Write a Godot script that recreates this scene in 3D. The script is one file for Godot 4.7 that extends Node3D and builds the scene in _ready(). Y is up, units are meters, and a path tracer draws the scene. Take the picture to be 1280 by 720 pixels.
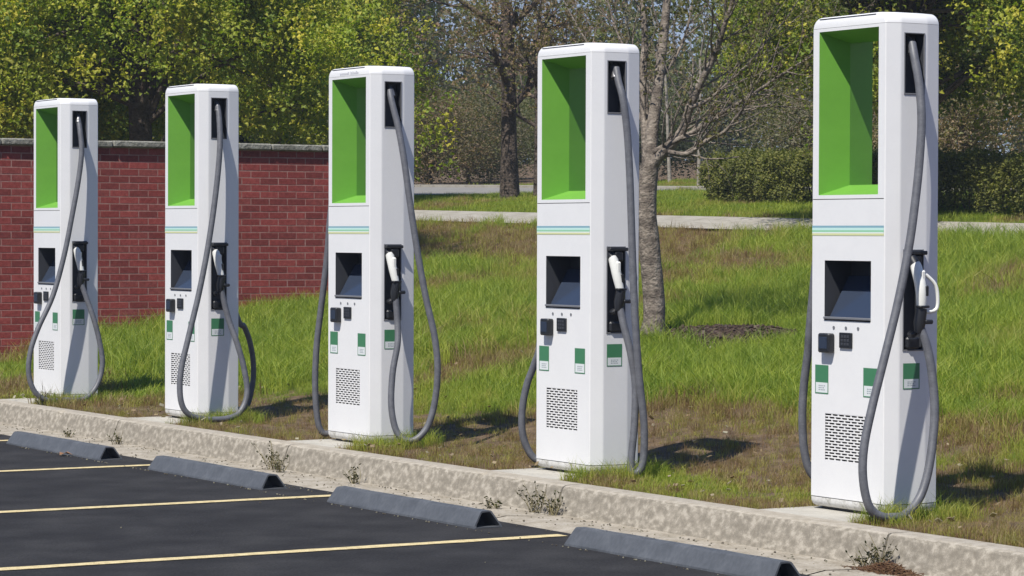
extends Node3D
# Row of five white charging posts behind a kerb, lawn and trees behind them.
# World: x runs along the kerb (towards its near end), z towards the parking bays, y up, metres.

const FOCAL := 3541.77
var M := {}
var used := {}
var rng := RandomNumberGenerator.new()
var mesh_cache := {}

# ---------------------------------------------------------------- helpers
func V(x, y, z) -> Vector3:
	return Vector3(x, y, z)

func numbered(called: String) -> String:
	if not used.has(called):
		used[called] = 0
		return called
	used[called] += 1
	return "%s_%03d" % [called, used[called]]

func tag(o, label = "", category = "", group = "", kind = ""):
	if label != "": o.set_meta("label", label)
	if category != "": o.set_meta("category", category)
	if group != "": o.set_meta("group", group)
	if kind != "": o.set_meta("kind", kind)
	return o

func base(called: String, where: Vector3, turn := 0.0) -> Node3D:
	var o := Node3D.new()
	o.name = numbered(called)
	add_child(o)
	o.position = where
	o.rotation.y = turn
	return o

func new_st() -> SurfaceTool:
	var st := SurfaceTool.new()
	st.begin(Mesh.PRIMITIVE_TRIANGLES)
	return st

func put(mesh: Mesh, called: String, mat: Material, parent: Node) -> MeshInstance3D:
	var o := MeshInstance3D.new()
	o.mesh = mesh
	o.material_override = mat
	o.name = numbered(called) if parent == self else called
	parent.add_child(o, true)
	return o

func build(st: SurfaceTool, called: String, mat: Material, parent: Node) -> MeshInstance3D:
	return put(st.commit(), called, mat, parent)

# a, b, c, d run counter-clockwise seen from outside
func quad(st: SurfaceTool, a: Vector3, b: Vector3, c: Vector3, d: Vector3, uv := []):
	var n := (b - a).cross(c - a)
	if n.length_squared() < 1e-14: n = (c - a).cross(d - a)
	n = n.normalized()
	var p := [a, c, b, a, d, c]
	var k := [0, 2, 1, 0, 3, 2]
	for i in 6:
		st.set_normal(n)
		if uv.size() == 4: st.set_uv(uv[k[i]])
		else: st.set_uv(Vector2.ZERO)
		st.add_vertex(p[i])

func tri_n(st: SurfaceTool, p: Array, n: Array):
	for i in [0, 2, 1]:
		st.set_normal(n[i]); st.set_uv(Vector2.ZERO)
		st.add_vertex(p[i])

func quad_n(st: SurfaceTool, a, b, c, d, na, nb, nc, nd):
	tri_n(st, [a, b, c], [na, nb, nc])
	tri_n(st, [a, c, d], [na, nc, nd])

# flat face with rectangular holes; U x V points outwards
func face(st: SurfaceTool, O: Vector3, U: Vector3, W: Vector3, w: float, h: float, holes := []):
	var us := [0.0, w]
	var vs := [0.0, h]
	for r in holes:
		us.append(r[0]); us.append(r[1]); vs.append(r[2]); vs.append(r[3])
	us.sort(); vs.sort()
	for i in us.size() - 1:
		if us[i + 1] - us[i] < 1e-6: continue
		for j in vs.size() - 1:
			if vs[j + 1] - vs[j] < 1e-6: continue
			var cu: float = (us[i] + us[i + 1]) / 2
			var cv: float = (vs[j] + vs[j + 1]) / 2
			var hit := false
			for r in holes:
				if cu > r[0] and cu < r[1] and cv > r[2] and cv < r[3]: hit = true
			if hit: continue
			quad(st, O + U * us[i] + W * vs[j], O + U * us[i + 1] + W * vs[j], O + U * us[i + 1] + W * vs[j + 1], O + U * us[i] + W * vs[j + 1])

# five inner faces of a box sunk behind a face
func sunk(st: SurfaceTool, O: Vector3, U: Vector3, W: Vector3, r: Array, depth: float):
	var N := U.cross(W).normalized()
	var a: Vector3 = O + U * r[0] + W * r[2]
	var b: Vector3 = O + U * r[1] + W * r[2]
	var c: Vector3 = O + U * r[1] + W * r[3]
	var d: Vector3 = O + U * r[0] + W * r[3]
	var k := -N * depth
	quad(st, a + k, b + k, c + k, d + k)
	quad(st, a, b, b + k, a + k)
	quad(st, b, c, c + k, b + k)
	quad(st, c, d, d + k, c + k)
	quad(st, d, a, a + k, d + k)

# box with chamfered edges
func cbox(st: SurfaceTool, c: Vector3, s: Vector3, e: float, B := Basis.IDENTITY):
	var h := s / 2
	var P := {}
	for sx in [-1, 1]:
		for sy in [-1, 1]:
			for sz in [-1, 1]:
				P[[sx, sy, sz, 0]] = c + B * Vector3(sx * h.x, sy * (h.y - e), sz * (h.z - e))
				P[[sx, sy, sz, 1]] = c + B * Vector3(sx * (h.x - e), sy * h.y, sz * (h.z - e))
				P[[sx, sy, sz, 2]] = c + B * Vector3(sx * (h.x - e), sy * (h.y - e), sz * h.z)
	for s1 in [-1, 1]:
		oq(st, c, P[[s1, -1, -1, 0]], P[[s1, 1, -1, 0]], P[[s1, 1, 1, 0]], P[[s1, -1, 1, 0]])
		oq(st, c, P[[-1, s1, -1, 1]], P[[1, s1, -1, 1]], P[[1, s1, 1, 1]], P[[-1, s1, 1, 1]])
		oq(st, c, P[[-1, -1, s1, 2]], P[[1, -1, s1, 2]], P[[1, 1, s1, 2]], P[[-1, 1, s1, 2]])
		for s2 in [-1, 1]:
			oq(st, c, P[[s1, s2, -1, 0]], P[[s1, s2, 1, 0]], P[[s1, s2, 1, 1]], P[[s1, s2, -1, 1]])
			oq(st, c, P[[s1, -1, s2, 0]], P[[s1, 1, s2, 0]], P[[s1, 1, s2, 2]], P[[s1, -1, s2, 2]])
			oq(st, c, P[[-1, s1, s2, 1]], P[[1, s1, s2, 1]], P[[1, s1, s2, 2]], P[[-1, s1, s2, 2]])
			for s3 in [-1, 1]:
				var a: Vector3 = P[[s1, s2, s3, 0]]
				var b: Vector3 = P[[s1, s2, s3, 1]]
				var d: Vector3 = P[[s1, s2, s3, 2]]
				var n := (b - a).cross(d - a).normalized()
				if n.dot(a - c) > 0: tri_n(st, [a, b, d], [n, n, n])
				else: tri_n(st, [a, d, b], [-n, -n, -n])

func oq(st: SurfaceTool, c: Vector3, p0: Vector3, p1: Vector3, p2: Vector3, p3: Vector3):
	if (p1 - p0).cross(p2 - p0).dot((p0 + p2) / 2 - c) > 0: quad(st, p0, p1, p2, p3)
	else: quad(st, p3, p2, p1, p0)

# tube through points with a radius at each, round ends
func tube(st: SurfaceTool, pts: Array, rad: Array, sides := 8, cap := true):
	var n := pts.size()
	var side := Vector3.UP
	var rings := []
	var norms := []
	for i in n:
		var t: Vector3 = (pts[min(i + 1, n - 1)] - pts[max(i - 1, 0)]).normalized()
		if i == 0:
			side = t.cross(Vector3.UP if abs(t.y) < 0.9 else Vector3.RIGHT).normalized()
		else:
			side = (side - t * side.dot(t)).normalized()
		var up := t.cross(side)
		var ring := []
		var nn := []
		for k in sides:
			var a := TAU * k / sides
			var d := side * cos(a) + up * sin(a)
			ring.append(pts[i] + d * rad[i])
			nn.append(d)
		rings.append(ring); norms.append(nn)
	for i in n - 1:
		for k in sides:
			var l := (k + 1) % sides
			quad_n(st, rings[i][k], rings[i][l], rings[i + 1][l], rings[i + 1][k], norms[i][k], norms[i][l], norms[i + 1][l], norms[i + 1][k])
	if cap:
		for e in [0, n - 1]:
			var t: Vector3 = (pts[0] - pts[1]).normalized() if e == 0 else (pts[n - 1] - pts[n - 2]).normalized()
			for k in sides:
				var l := (k + 1) % sides
				if e == 0: tri_n(st, [pts[e], rings[e][l], rings[e][k]], [t, t, t])
				else: tri_n(st, [pts[e], rings[e][k], rings[e][l]], [t, t, t])

func spline(p: Array, per := 5) -> Array:
	var out := []
	var n := p.size()
	for i in n - 1:
		var a: Vector3 = p[max(i - 1, 0)]
		var b: Vector3 = p[i]
		var c: Vector3 = p[i + 1]
		var d: Vector3 = p[min(i + 2, n - 1)]
		for k in per:
			out.append(b.cubic_interpolate(c, a, d, float(k) / per))
	out.append(p[n - 1])
	return out

func same(v: float, n: int) -> Array:
	var a := []
	a.resize(n); a.fill(v)
	return a

func lin(c: Color) -> Color:
	return c.linear_to_srgb()

# ---------------------------------------------------------------- materials
func noise_bytes(size: int, sd: int, freq: float, oct := 4, kind := FastNoiseLite.TYPE_SIMPLEX_SMOOTH) -> PackedByteArray:
	var n := FastNoiseLite.new()
	n.seed = sd
	n.noise_type = kind
	n.frequency = freq
	n.fractal_octaves = oct
	var im := n.get_seamless_image(size, size)
	im.convert(Image.FORMAT_L8)
	return im.get_data()

# mottled colour from a coarse and a fine noise and random grain; cols are linear colours: dark, mid, light
func mottle(size: int, sd: int, fc: float, ff: float, cols: Array, wc := 0.6, wf := 0.4, grain := 0.1) -> ImageTexture:
	var a := noise_bytes(size, sd, fc)
	var b := noise_bytes(size, sd + 7, ff)
	var r := RandomNumberGenerator.new()
	r.seed = sd
	var lut := []
	for i in 256:
		var t := i / 255.0 * 2.0
		var c: Color = cols[0].lerp(cols[1], t) if t < 1 else cols[1].lerp(cols[2], t - 1)
		c = c.linear_to_srgb()
		lut.append([int(clamp(c.r, 0, 1) * 255), int(clamp(c.g, 0, 1) * 255), int(clamp(c.b, 0, 1) * 255)])
	var d := PackedByteArray()
	d.resize(size * size * 3)
	for i in size * size:
		var v := wc * (a[i] - 128.0) * 1.5 + wf * (b[i] - 128.0) * 1.5 + 128.0 + r.randf_range(-1, 1) * grain * 128.0
		var l: Array = lut[int(clamp(v, 0, 255))]
		d[i * 3] = l[0]; d[i * 3 + 1] = l[1]; d[i * 3 + 2] = l[2]
	var im := Image.create_from_data(size, size, false, Image.FORMAT_RGB8, d)
	im.generate_mipmaps()
	return ImageTexture.create_from_image(im)

func relief(size: int, sd: int, freq: float, grain: float) -> ImageTexture:
	var a := noise_bytes(size, sd, freq)
	var r := RandomNumberGenerator.new()
	r.seed = sd
	for i in size * size:
		a[i] = int(clamp(a[i] + r.randf_range(-1, 1) * grain * 128.0, 0, 255))
	return ImageTexture.create_from_image(Image.create_from_data(size, size, false, Image.FORMAT_L8, a))

func plain(col: Color, rough := 0.6, metal := 0.0) -> StandardMaterial3D:
	var m := StandardMaterial3D.new()
	m.albedo_color = lin(col)
	m.roughness = rough
	m.metallic = metal
	return m

func tri_mat(tex: Texture2D, scale: float, rough := 0.9, bump: Texture2D = null, bump_cm := 0.3) -> StandardMaterial3D:
	var m := StandardMaterial3D.new()
	m.albedo_texture = tex
	m.roughness = rough
	m.uv1_triplanar = true
	m.uv1_world_triplanar = true
	m.uv1_scale = Vector3.ONE * scale
	if bump:
		m.heightmap_enabled = true
		m.heightmap_texture = bump
		m.heightmap_scale = bump_cm
	return m

func leaf_mat(trans: Color) -> StandardMaterial3D:
	var m := StandardMaterial3D.new()
	m.vertex_color_use_as_albedo = true
	m.roughness = 0.6
	m.cull_mode = BaseMaterial3D.CULL_DISABLED
	m.backlight_enabled = true
	m.backlight = trans
	return m

func make_materials():
	M.white = tri_mat(mottle(256, 3, 0.01, 0.08, [Color(.74, .74, .74), Color(.765, .765, .765), Color(.785, .785, .78)], .4, .3, .04), 1.3, 0.38)
	M.foot = tri_mat(mottle(512, 4, 0.012, 0.09, [Color(.34, .33, .29), Color(.70, .69, .66), Color(.77, .77, .76)], .75, .5, .2), 1.1, 0.5)
	M.green = tri_mat(mottle(256, 5, 0.01, 0.06, [Color(0.132, 0.342, 0.0408), Color(0.144, 0.366, 0.0444), Color(0.156, 0.39, 0.048)], .5, .3, .05), 1.3, 0.5)
	M.black = plain(Color(.012, .013, .016), 0.45)
	M.recess = plain(Color(.040, .043, .052), 0.55)
	M.grey = plain(Color(.16, .165, .18), 0.5)
	M.cable = tri_mat(mottle(256, 9, 0.02, 0.1, [Color(0.08381, 0.08628, 0.0986), Color(0.1134, 0.117, 0.1318), Color(0.154, 0.1578, 0.1726)], .6, .5, .1), 3.0, 0.5)
	M.screen = plain(Color(.030, .042, .070), 0.12)  # sky reflection partly put into the blue-grey base colour
	M.gun = plain(Color(.74, .74, .70), 0.4)
	M.metal = plain(Color(.22, .22, .23), 0.45, 0.7)
	M.asphalt = tri_mat(mottle(1024, 11, 0.004, 0.12, [Color(.014, .0135, .014), Color(.0235, .023, .024), Color(.043, .042, .042)], .5, .45, .5), 0.42, 0.9, relief(512, 12, 0.15, .8), 0.25)
	M.asphalt.metallic_specular = .3
	M.paint = tri_mat(mottle(512, 21, 0.02, 0.15, [Color(.30, .23, .11), Color(.62, .50, .26), Color(.70, .60, .35)], .5, .8, .3), 1.5, 0.8)
	M.concrete = kerb_mat()
	M.pad = tri_mat(mottle(512, 35, 0.008, 0.06, [Color(0.2892, 0.2685, 0.2273), Color(0.3856, 0.3649, 0.3167), Color(0.4406, 0.42, 0.3718)], .5, .4, .2), 0.8, 0.92)
	M.gutter = tri_mat(mottle(1024, 37, 0.006, 0.05, [Color(0.195, 0.1638, 0.117), Color(0.3276, 0.2886, 0.2262), Color(0.429, 0.39, 0.3276)], .55, .5, .3), 0.7, 0.92, relief(512, 38, 0.1, .5), 0.3)
	M.stop = tri_mat(mottle(512, 41, 0.01, 0.08, [Color(.052, .057, .064), Color(.078, .085, .096), Color(.122, .130, .142)], .5, .4, .2), 0.8, 0.6, relief(256, 42, 0.2, .8), 0.04)
	M.mortar = tri_mat(mottle(256, 51, 0.02, 0.1, [Color(.22, .105, .085), Color(.31, .165, .14), Color(.39, .235, .20)], .5, .5, .2), 1.5, 0.95)
	M.brick = []
	for k in 5:
		var f: float = [.95, 1.14, 1.28, 1.42, 1.2][k]
		var g: float = [1.0, .96, 1.0, 1.05, 1.2][k]
		M.brick.append(tri_mat(mottle(256, 60 + k, 0.03, 0.12, [Color(.125 * f, .019 * f * g, .0155 * f * g), Color(.190 * f, .030 * f * g, .025 * f * g), Color(.25 * f, .052 * f * g, .044 * f * g)], .5, .5, .25), 2.2, 0.9))
	M.coping = tri_mat(mottle(512, 71, 0.012, 0.08, [Color(0.08, 0.076, 0.06), Color(0.208, 0.2, 0.168), Color(0.336, 0.328, 0.288)], .6, .5, .2), 1.4, 0.95, relief(256, 72, 0.06, .3), 0.6)
	M.soil = tri_mat(mottle(1024, 81, 0.01, 0.07, [Color(.055, .036, .019), Color(.125, .080, .042), Color(.20, .14, .08)], .6, .5, .4), 0.5, 1.0, relief(512, 82, 0.08, .6), 1.5)
	M.mulch = tri_mat(mottle(512, 83, 0.03, 0.12, [Color(.03, .018, .012), Color(.075, .045, .03), Color(.15, .10, .07)], .5, .5, .5), 1.2, 1.0, relief(256, 84, 0.1, .6), 2.0)
	M.bark = tri_mat(mottle(512, 91, 0.012, 0.06, [Color(0.065, 0.052, 0.0429), Color(0.182, 0.1495, 0.1196), Color(0.377, 0.325, 0.2665)], .7, .4, .2), 1.6, 0.95, relief(256, 92, 0.05, .3), 1.5)
	M.bark_dark = tri_mat(mottle(512, 94, 0.02, 0.06, [Color(0.036, 0.028, 0.022), Color(0.09, 0.068, 0.054), Color(0.17, 0.132, 0.104)], .6, .5, .2), 1.4, 0.95, relief(256, 95, 0.05, .3), 2.0)
	M.bark_pale = tri_mat(mottle(256, 97, 0.02, 0.08, [Color(.16, .14, .12), Color(.30, .27, .23), Color(.42, .39, .34)], .6, .5, .2), 1.6, 0.95)
	M.leaf = leaf_mat(Color(.85, .95, .4))
	M.blade = leaf_mat(Color(.85, .95, .4))
	M.path = tri_mat(mottle(512, 101, 0.01, 0.06, [Color(0.228, 0.2052, 0.1672), Color(0.3192, 0.2964, 0.2508), Color(0.3952, 0.3724, 0.3268)], .5, .4, .2), 0.5, 0.95)
	M.road = tri_mat(mottle(512, 103, 0.01, 0.06, [Color(.16, .152, .14), Color(.21, .20, .185), Color(.26, .25, .23)], .5, .4, .2), 0.5, 0.9)
	M.stripe = stripe_mat()
	M.label = label_mat()
	M.mark = plain(Color(.55, .55, .60), 0.5)
	M.gap = plain(Color(.03, .03, .035), 0.7)

# cast concrete: pale on top, the face mottled with grime and vertical runs (u along the kerb over 3 m, v down the profile)
func kerb_mat() -> StandardMaterial3D:
	var w := 1024
	var h := 128
	var a := FastNoiseLite.new()
	a.seed = 31
	a.frequency = .045
	a.fractal_octaves = 4
	var b := FastNoiseLite.new()
	b.seed = 32
	b.frequency = .05
	b.fractal_octaves = 3
	var r := RandomNumberGenerator.new()
	r.seed = 33
	var im := Image.create(w, h, false, Image.FORMAT_RGB8)
	var pale := Color(.415, .375, .31)
	var warm := Color(.315, .275, .215)
	var grime := Color(.15, .135, .108)
	for x in w:
		var ang := TAU * x / w
		var cx := cos(ang) * 163.0
		var cz := sin(ang) * 163.0
		for y in h:
			var blot := a.get_noise_3d(cx, cz, y * 1.3)
			var run := b.get_noise_3d(cx * 1.2, cz * 1.2, y * .12)
			var fine := r.randf_range(-1, 1)
			var c := pale.lerp(warm, clamp(.5 + blot * .9 + fine * .18, 0, 1))
			var on_face := 1.0 if y > 57 + run * 5 else .18
			var g: float = clamp((blot * .6 + run * .14 + .48) * on_face + fine * .2, 0, .75)
			c = c.lerp(grime, g)
			if blot < -.33 and y > 56: c = c.lerp(pale, .45)
			im.set_pixel(x, y, c.linear_to_srgb())
	var m := StandardMaterial3D.new()
	m.albedo_texture = ImageTexture.create_from_image(im)
	m.roughness = .93
	return m

func stripe_mat() -> StandardMaterial3D:
	var im := Image.create(8, 50, false, Image.FORMAT_RGB8)
	im.fill(Color(.80, .83, .87))
	im.fill_rect(Rect2i(0, 0, 8, 11), Color("82aab8"))
	im.fill_rect(Rect2i(0, 11, 8, 12), Color("bfe2da"))
	im.fill_rect(Rect2i(0, 23, 8, 10), Color("92c9a4"))
	im.fill_rect(Rect2i(0, 33, 8, 6), Color("dfe6e4"))
	im.fill_rect(Rect2i(0, 39, 8, 11), Color("d0d39c"))
	var m := StandardMaterial3D.new()
	m.albedo_texture = ImageTexture.create_from_image(im)
	m.roughness = 0.4
	return m

func label_mat() -> StandardMaterial3D:
	var im := Image.create(96, 128, false, Image.FORMAT_RGB8)
	im.fill(Color("3f7a55"))
	im.fill_rect(Rect2i(5, 78, 86, 45), Color("d7dcdc"))
	var r := RandomNumberGenerator.new()
	r.seed = 5
	for row in 3:
		var x := 26
		while x < 68:
			var w := r.randi_range(3, 9)
			im.fill_rect(Rect2i(x, 90 + row * 9, w, 5), Color("8d979c"))
			x += w + 3
	var m := StandardMaterial3D.new()
	m.albedo_texture = ImageTexture.create_from_image(im)
	m.roughness = 0.4
	return m

# ---------------------------------------------------------------- terrain
func ramp(q: float, a: float, w: float) -> float:
	var t := q - a
	if t < -w: return 0.0
	if t > w: return t
	return (t + w) * (t + w) / (4 * w)

var ground_noise := FastNoiseLite.new()

func hgt(x: float, z: float) -> float:
	var q := -z
	if q <= 0: return 0.0
	var h := .135 * ramp(q, 1.2, .6) - .09 * ramp(q, 13.5, 1.5) - .03 * ramp(q, 45, 4)
	h += .016 * clamp(-x - 16, -12, 60) * smoothstep(2, 12, q) + .012 * clamp(-x - 8, 0, 12) * smoothstep(0, 1.6, q) * (1 - smoothstep(4, 10, q))
	return h

const CAM := Vector3(11.036357, 1.390231, 8.722242)
const FW := Vector3(-0.858462, -0.019072, -0.512527)
var RT := Vector3.ZERO
var UPV := Vector3.ZERO

# where a point shows in the photograph's 1280 x 720 frame (used only to skip blades that no camera near this one can see)
func pix(p: Vector3) -> Vector2:
	var d := p - CAM
	var z := d.dot(FW)
	return Vector2(640 + FOCAL * d.dot(RT) / z, 360 - FOCAL * d.dot(UPV) / z)

# ---------------------------------------------------------------- scene
func _ready():
	rng.seed = 20
	var roll := 0.00345356
	var rt0 := FW.cross(Vector3.UP).normalized()
	var up0 := rt0.cross(FW)
	RT = rt0 * cos(roll) + up0 * sin(roll)
	UPV = up0 * cos(roll) - rt0 * sin(roll)
	var cam := Camera3D.new()
	cam.name = "camera"
	add_child(cam)
	cam.transform = Transform3D(Basis(RT, UPV, -FW), CAM)
	cam.fov = rad_to_deg(2.0 * atan(360.0 / FOCAL))
	cam.near = 0.1
	cam.far = 1500.0
	cam.current = true

	var env := Environment.new()
	env.background_mode = Environment.BG_SKY
	var sky := Sky.new()
	var sm := ProceduralSkyMaterial.new()
	sm.sky_top_color = Color(.30, .43, .65)
	sm.sky_horizon_color = Color(.70, .76, .84)
	sm.ground_horizon_color = Color(.55, .58, .58)
	sm.ground_bottom_color = Color(.25, .25, .22)
	sm.sky_curve = 0.12
	sky.sky_material = sm
	env.sky = sky
	env.background_energy_multiplier = 0.95
	env.tonemap_mode = Environment.TONE_MAPPER_LINEAR
	env.tonemap_exposure = 1.18
	env.fog_enabled = true
	env.fog_density = 0.0007
	env.fog_light_color = Color(.80, .85, .92)
	env.sdfgi_enabled = true
	env.ssao_enabled = true
	env.ssil_enabled = true
	var we := WorldEnvironment.new()
	we.name = "environment"
	we.environment = env
	add_child(we)

	var sun := DirectionalLight3D.new()
	sun.name = "sun"
	add_child(sun)
	sun.look_at_from_position(Vector3(0.32, 1.0, 0.60), Vector3.ZERO, Vector3.UP)
	sun.light_energy = 1.6
	sun.light_color = Color(1.0, .98, .945)
	sun.light_angular_distance = 0.5
	sun.shadow_enabled = true

	ground_noise.seed = 4
	ground_noise.frequency = 0.35
	ground_noise.fractal_octaves = 3
	make_materials()
	make_ground()
	make_lot()
	make_kerb()
	make_wall()
	for i in 5: make_charger(i)
	make_stops()
	make_plants_far()
	make_young_tree()
	make_green_trees()
	make_hedges()
	make_grass()
	make_weeds()

# ---------------------------------------------------------------- ground, lot
func steps(a: Array) -> Array:      # [start, step, end, step, end ...] -> grid lines
	var out := [a[0]]
	var x: float = a[0]
	var i := 1
	while i < a.size():
		while x + a[i] < a[i + 1] - 1e-4:
			x += a[i]
			out.append(x)
		x = a[i + 1]
		out.append(x)
		i += 2
	return out

func sheet(st: SurfaceTool, xs: Array, zs: Array, f: Callable):
	for i in xs.size() - 1:
		for j in zs.size() - 1:
			var x0: float = xs[i]
			var x1: float = xs[i + 1]
			var z0: float = zs[j]
			var z1: float = zs[j + 1]
			var a := V(x0, f.call(x0, z1), z1)
			var b := V(x1, f.call(x1, z1), z1)
			var c := V(x1, f.call(x1, z0), z0)
			var d := V(x0, f.call(x0, z0), z0)
			quad(st, a, b, c, d)

func bumpy(x: float, z: float) -> float:
	if z > 0.32: return -0.6
	var far := smoothstep(0.3, 2.5, -z)
	return hgt(x, z) - 0.012 + ground_noise.get_noise_2d(x * 2.0, z * 2.0) * 0.035 * far * smoothstep(-80, -40, z)

func make_ground():
	var st := new_st()
	var xs := steps([-600.0, 80.0, -120.0, 10.0, -50.0, 1.0, -32.0, 0.4, 6.0, 2.0, 14.0, 30.0, 200.0])
	var zs := steps([-600.0, 80.0, -120.0, 10.0, -50.0, 1.5, -20.0, 0.4, 0.30, 0.05, 0.35, 40.0, 200.0])
	sheet(st, xs, zs, bumpy)
	st.index()
	tag(build(st, "ground", M.soil, self), "", "", "", "structure")
	# concrete path and road across the rising lawn
	st = new_st()
	var over := func(x, z): return hgt(x, z) + 0.02
	sheet(st, steps([-70.0, 1.0, 12.0]), [-12.75, -12.4, -12.0, -11.65], over)
	tag(build(st, "path", M.path, self), "", "", "", "structure")
	st = new_st()
	var px := steps([-90.0, 1.5, -20.0])
	for i in px.size() - 1:
		var x0: float = px[i]
		var x1: float = px[i + 1]
		var n0: float = lerp(-14.8, -19.0, smoothstep(-36.0, -29.0, x0))
		var n1: float = lerp(-14.8, -19.0, smoothstep(-36.0, -29.0, x1))
		var f0 := -19.6
		var f1 := -19.6
		var mid0 := (n0 + f0) / 2
		var mid1 := (n1 + f1) / 2
		quad(st, V(x0, hgt(x0, n0) + .03, n0), V(x1, hgt(x1, n1) + .03, n1), V(x1, hgt(x1, mid1) + .03, mid1), V(x0, hgt(x0, mid0) + .03, mid0))
		quad(st, V(x0, hgt(x0, mid0) + .03, mid0), V(x1, hgt(x1, mid1) + .03, mid1), V(x1, hgt(x1, f1) + .03, f1), V(x0, hgt(x0, f0) + .03, f0))
	tag(build(st, "road", M.road, self), "", "", "", "structure")
	st = new_st()
	for i in px.size() - 1:
		var x0: float = px[i]
		var x1: float = px[i + 1]
		var y0 := hgt(x0, -19.7)
		var y1 := hgt(x1, -19.7)
		quad(st, V(x0, y0 - .1, -19.6), V(x1, y1 - .1, -19.6), V(x1, y1 + .07, -19.6), V(x0, y0 + .07, -19.6))
		quad(st, V(x0, y0 + .07, -19.6), V(x1, y1 + .07, -19.6), V(x1, y1 + .08, -19.9), V(x0, y0 + .08, -19.9))
		quad(st, V(x1, y1 - .1, -19.9), V(x0, y0 - .1, -19.9), V(x0, y0 + .08, -19.9), V(x1, y1 + .08, -19.9))
	tag(build(st, "road_kerb", M.path, self), "", "", "", "structure")

func make_lot():
	var st := new_st()
	var lot_y := func(x, z): return -0.164
	sheet(st, [-200.0, -40.0, -12.0, -6.0, 0.0, 6.0, 60.0], [0.93, 4.0, 12.0, 60.0], lot_y)
	tag(build(st, "parking_lot", M.asphalt, self), "", "", "", "structure")
	var k := 0
	for x in [-9.0, -6.43, -3.88, -1.345, 1.2]:
		st = new_st()
		var r := RandomNumberGenerator.new()
		r.seed = 70 + k
		var z := 1.02
		var w0 := 0.05
		var w1 := 0.05
		while z < 5.6:
			var n0 := 0.05 + r.randf_range(-.006, .006)
			var n1 := 0.05 + r.randf_range(-.006, .006)
			quad(st, V(x - w0, -.160, z), V(x - n0, -.160, z + .12), V(x + n1, -.160, z + .12), V(x + w1, -.160, z))
			w0 = n0; w1 = n1
			z += .12
		var o := build(st, "bay_line", M.paint, self)
		tag(o, "", "", "", "structure")
		k += 1

func make_kerb():
	# cast concrete kerb in sections, its profile from the lawn side over the top to the gutter
	var kerb := Node3D.new()
	kerb.name = "kerb"
	add_child(kerb)
	tag(kerb, "", "", "", "structure")
	var gut := Node3D.new()
	gut.name = "gutter"
	add_child(gut)
	tag(gut, "", "", "", "structure")
	var prof := [[.285, -.5], [.285, -.012], [.297, .0], [.34, .003], [.41, .003], [.440, .001], [.456, -.006], [.464, -.020], [.492, -.10], [.510, -.15], [.518, -.172]]
	var pv := [.0, .05, .08, .2, .33, .40, .46, .52, .72, .90, .98]
	var joints := [-24.0, -20.6, -17.5, -14.4, -11.4, -8.5, -5.66, -2.25, 0.62, 3.6, 6.6, 9.6]
	var nz := FastNoiseLite.new()
	nz.seed = 8
	nz.frequency = 3.0
	nz.fractal_octaves = 4
	for s in joints.size() - 1:
		var st := new_st()
		st.set_smooth_group(0)
		var x0: float = joints[s] + .008
		var x1: float = joints[s + 1] - .008
		var fine: bool = x1 > -12 and x0 < 2
		var n := int((x1 - x0) / (.035 if fine else .3))
		var rows := []
		for i in n + 1:
			var x: float = lerp(x0, x1, float(i) / n)
			var row := []
			for p in prof:
				var e := .0014
				if p[1] > -.04 and p[0] > .38: e = .004       # worn, chipped edge
				var d := nz.get_noise_3d(x, p[1] * 3.0, p[0] * 3.0) * e
				var chip := nz.get_noise_2d(x * .8, 40.0)
				if chip > .5 and p[1] > -.04 and p[0] > .42: d -= (chip - .5) * .09
				row.append(V(x, p[1] + d * .8, p[0] + d))
			rows.append(row)
		for i in n:
			for j in prof.size() - 1:
				var ua: float = rows[i][j].x / 3.0
				var ub: float = rows[i + 1][j].x / 3.0
				quad(st, rows[i][j + 1], rows[i + 1][j + 1], rows[i + 1][j], rows[i][j], [Vector2(ua, pv[j + 1]), Vector2(ub, pv[j + 1]), Vector2(ub, pv[j]), Vector2(ua, pv[j])])
		for e in [0, n]:
			for j in range(1, prof.size() - 1):
				if e == 0: quad(st, rows[e][0], rows[e][j + 1], rows[e][j], rows[e][0])
				else: quad(st, rows[e][0], rows[e][j], rows[e][j + 1], rows[e][0])
		build(st, "kerb_section", M.concrete, kerb)
		# gutter apron
		st = new_st()
		for i in n:
			var xa: float = lerp(x0 + .001, x1 - .001, float(i) / n)
			var xb: float = lerp(x0 + .001, x1 - .001, float(i + 1) / n)
			var zs := [.50, .58, .70, .82, .93]
			for j in 4:
				var q := []
				for c in [[xa, zs[j + 1]], [xb, zs[j + 1]], [xb, zs[j]], [xa, zs[j]]]:
					var wob := nz.get_noise_2d(c[0] * .6, c[1] * 2) * .02 if c[1] > .9 else 0.0
					q.append(V(c[0], -.150 - (.93 - c[1]) * .012 + nz.get_noise_2d(c[0] * 2, c[1] * 2) * .004 - (.016 if c[1] > .9 else 0.0), c[1] + wob))
				quad(st, q[0], q[1], q[2], q[3])
		build(st, "gutter_section", M.gutter, gut)

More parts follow.
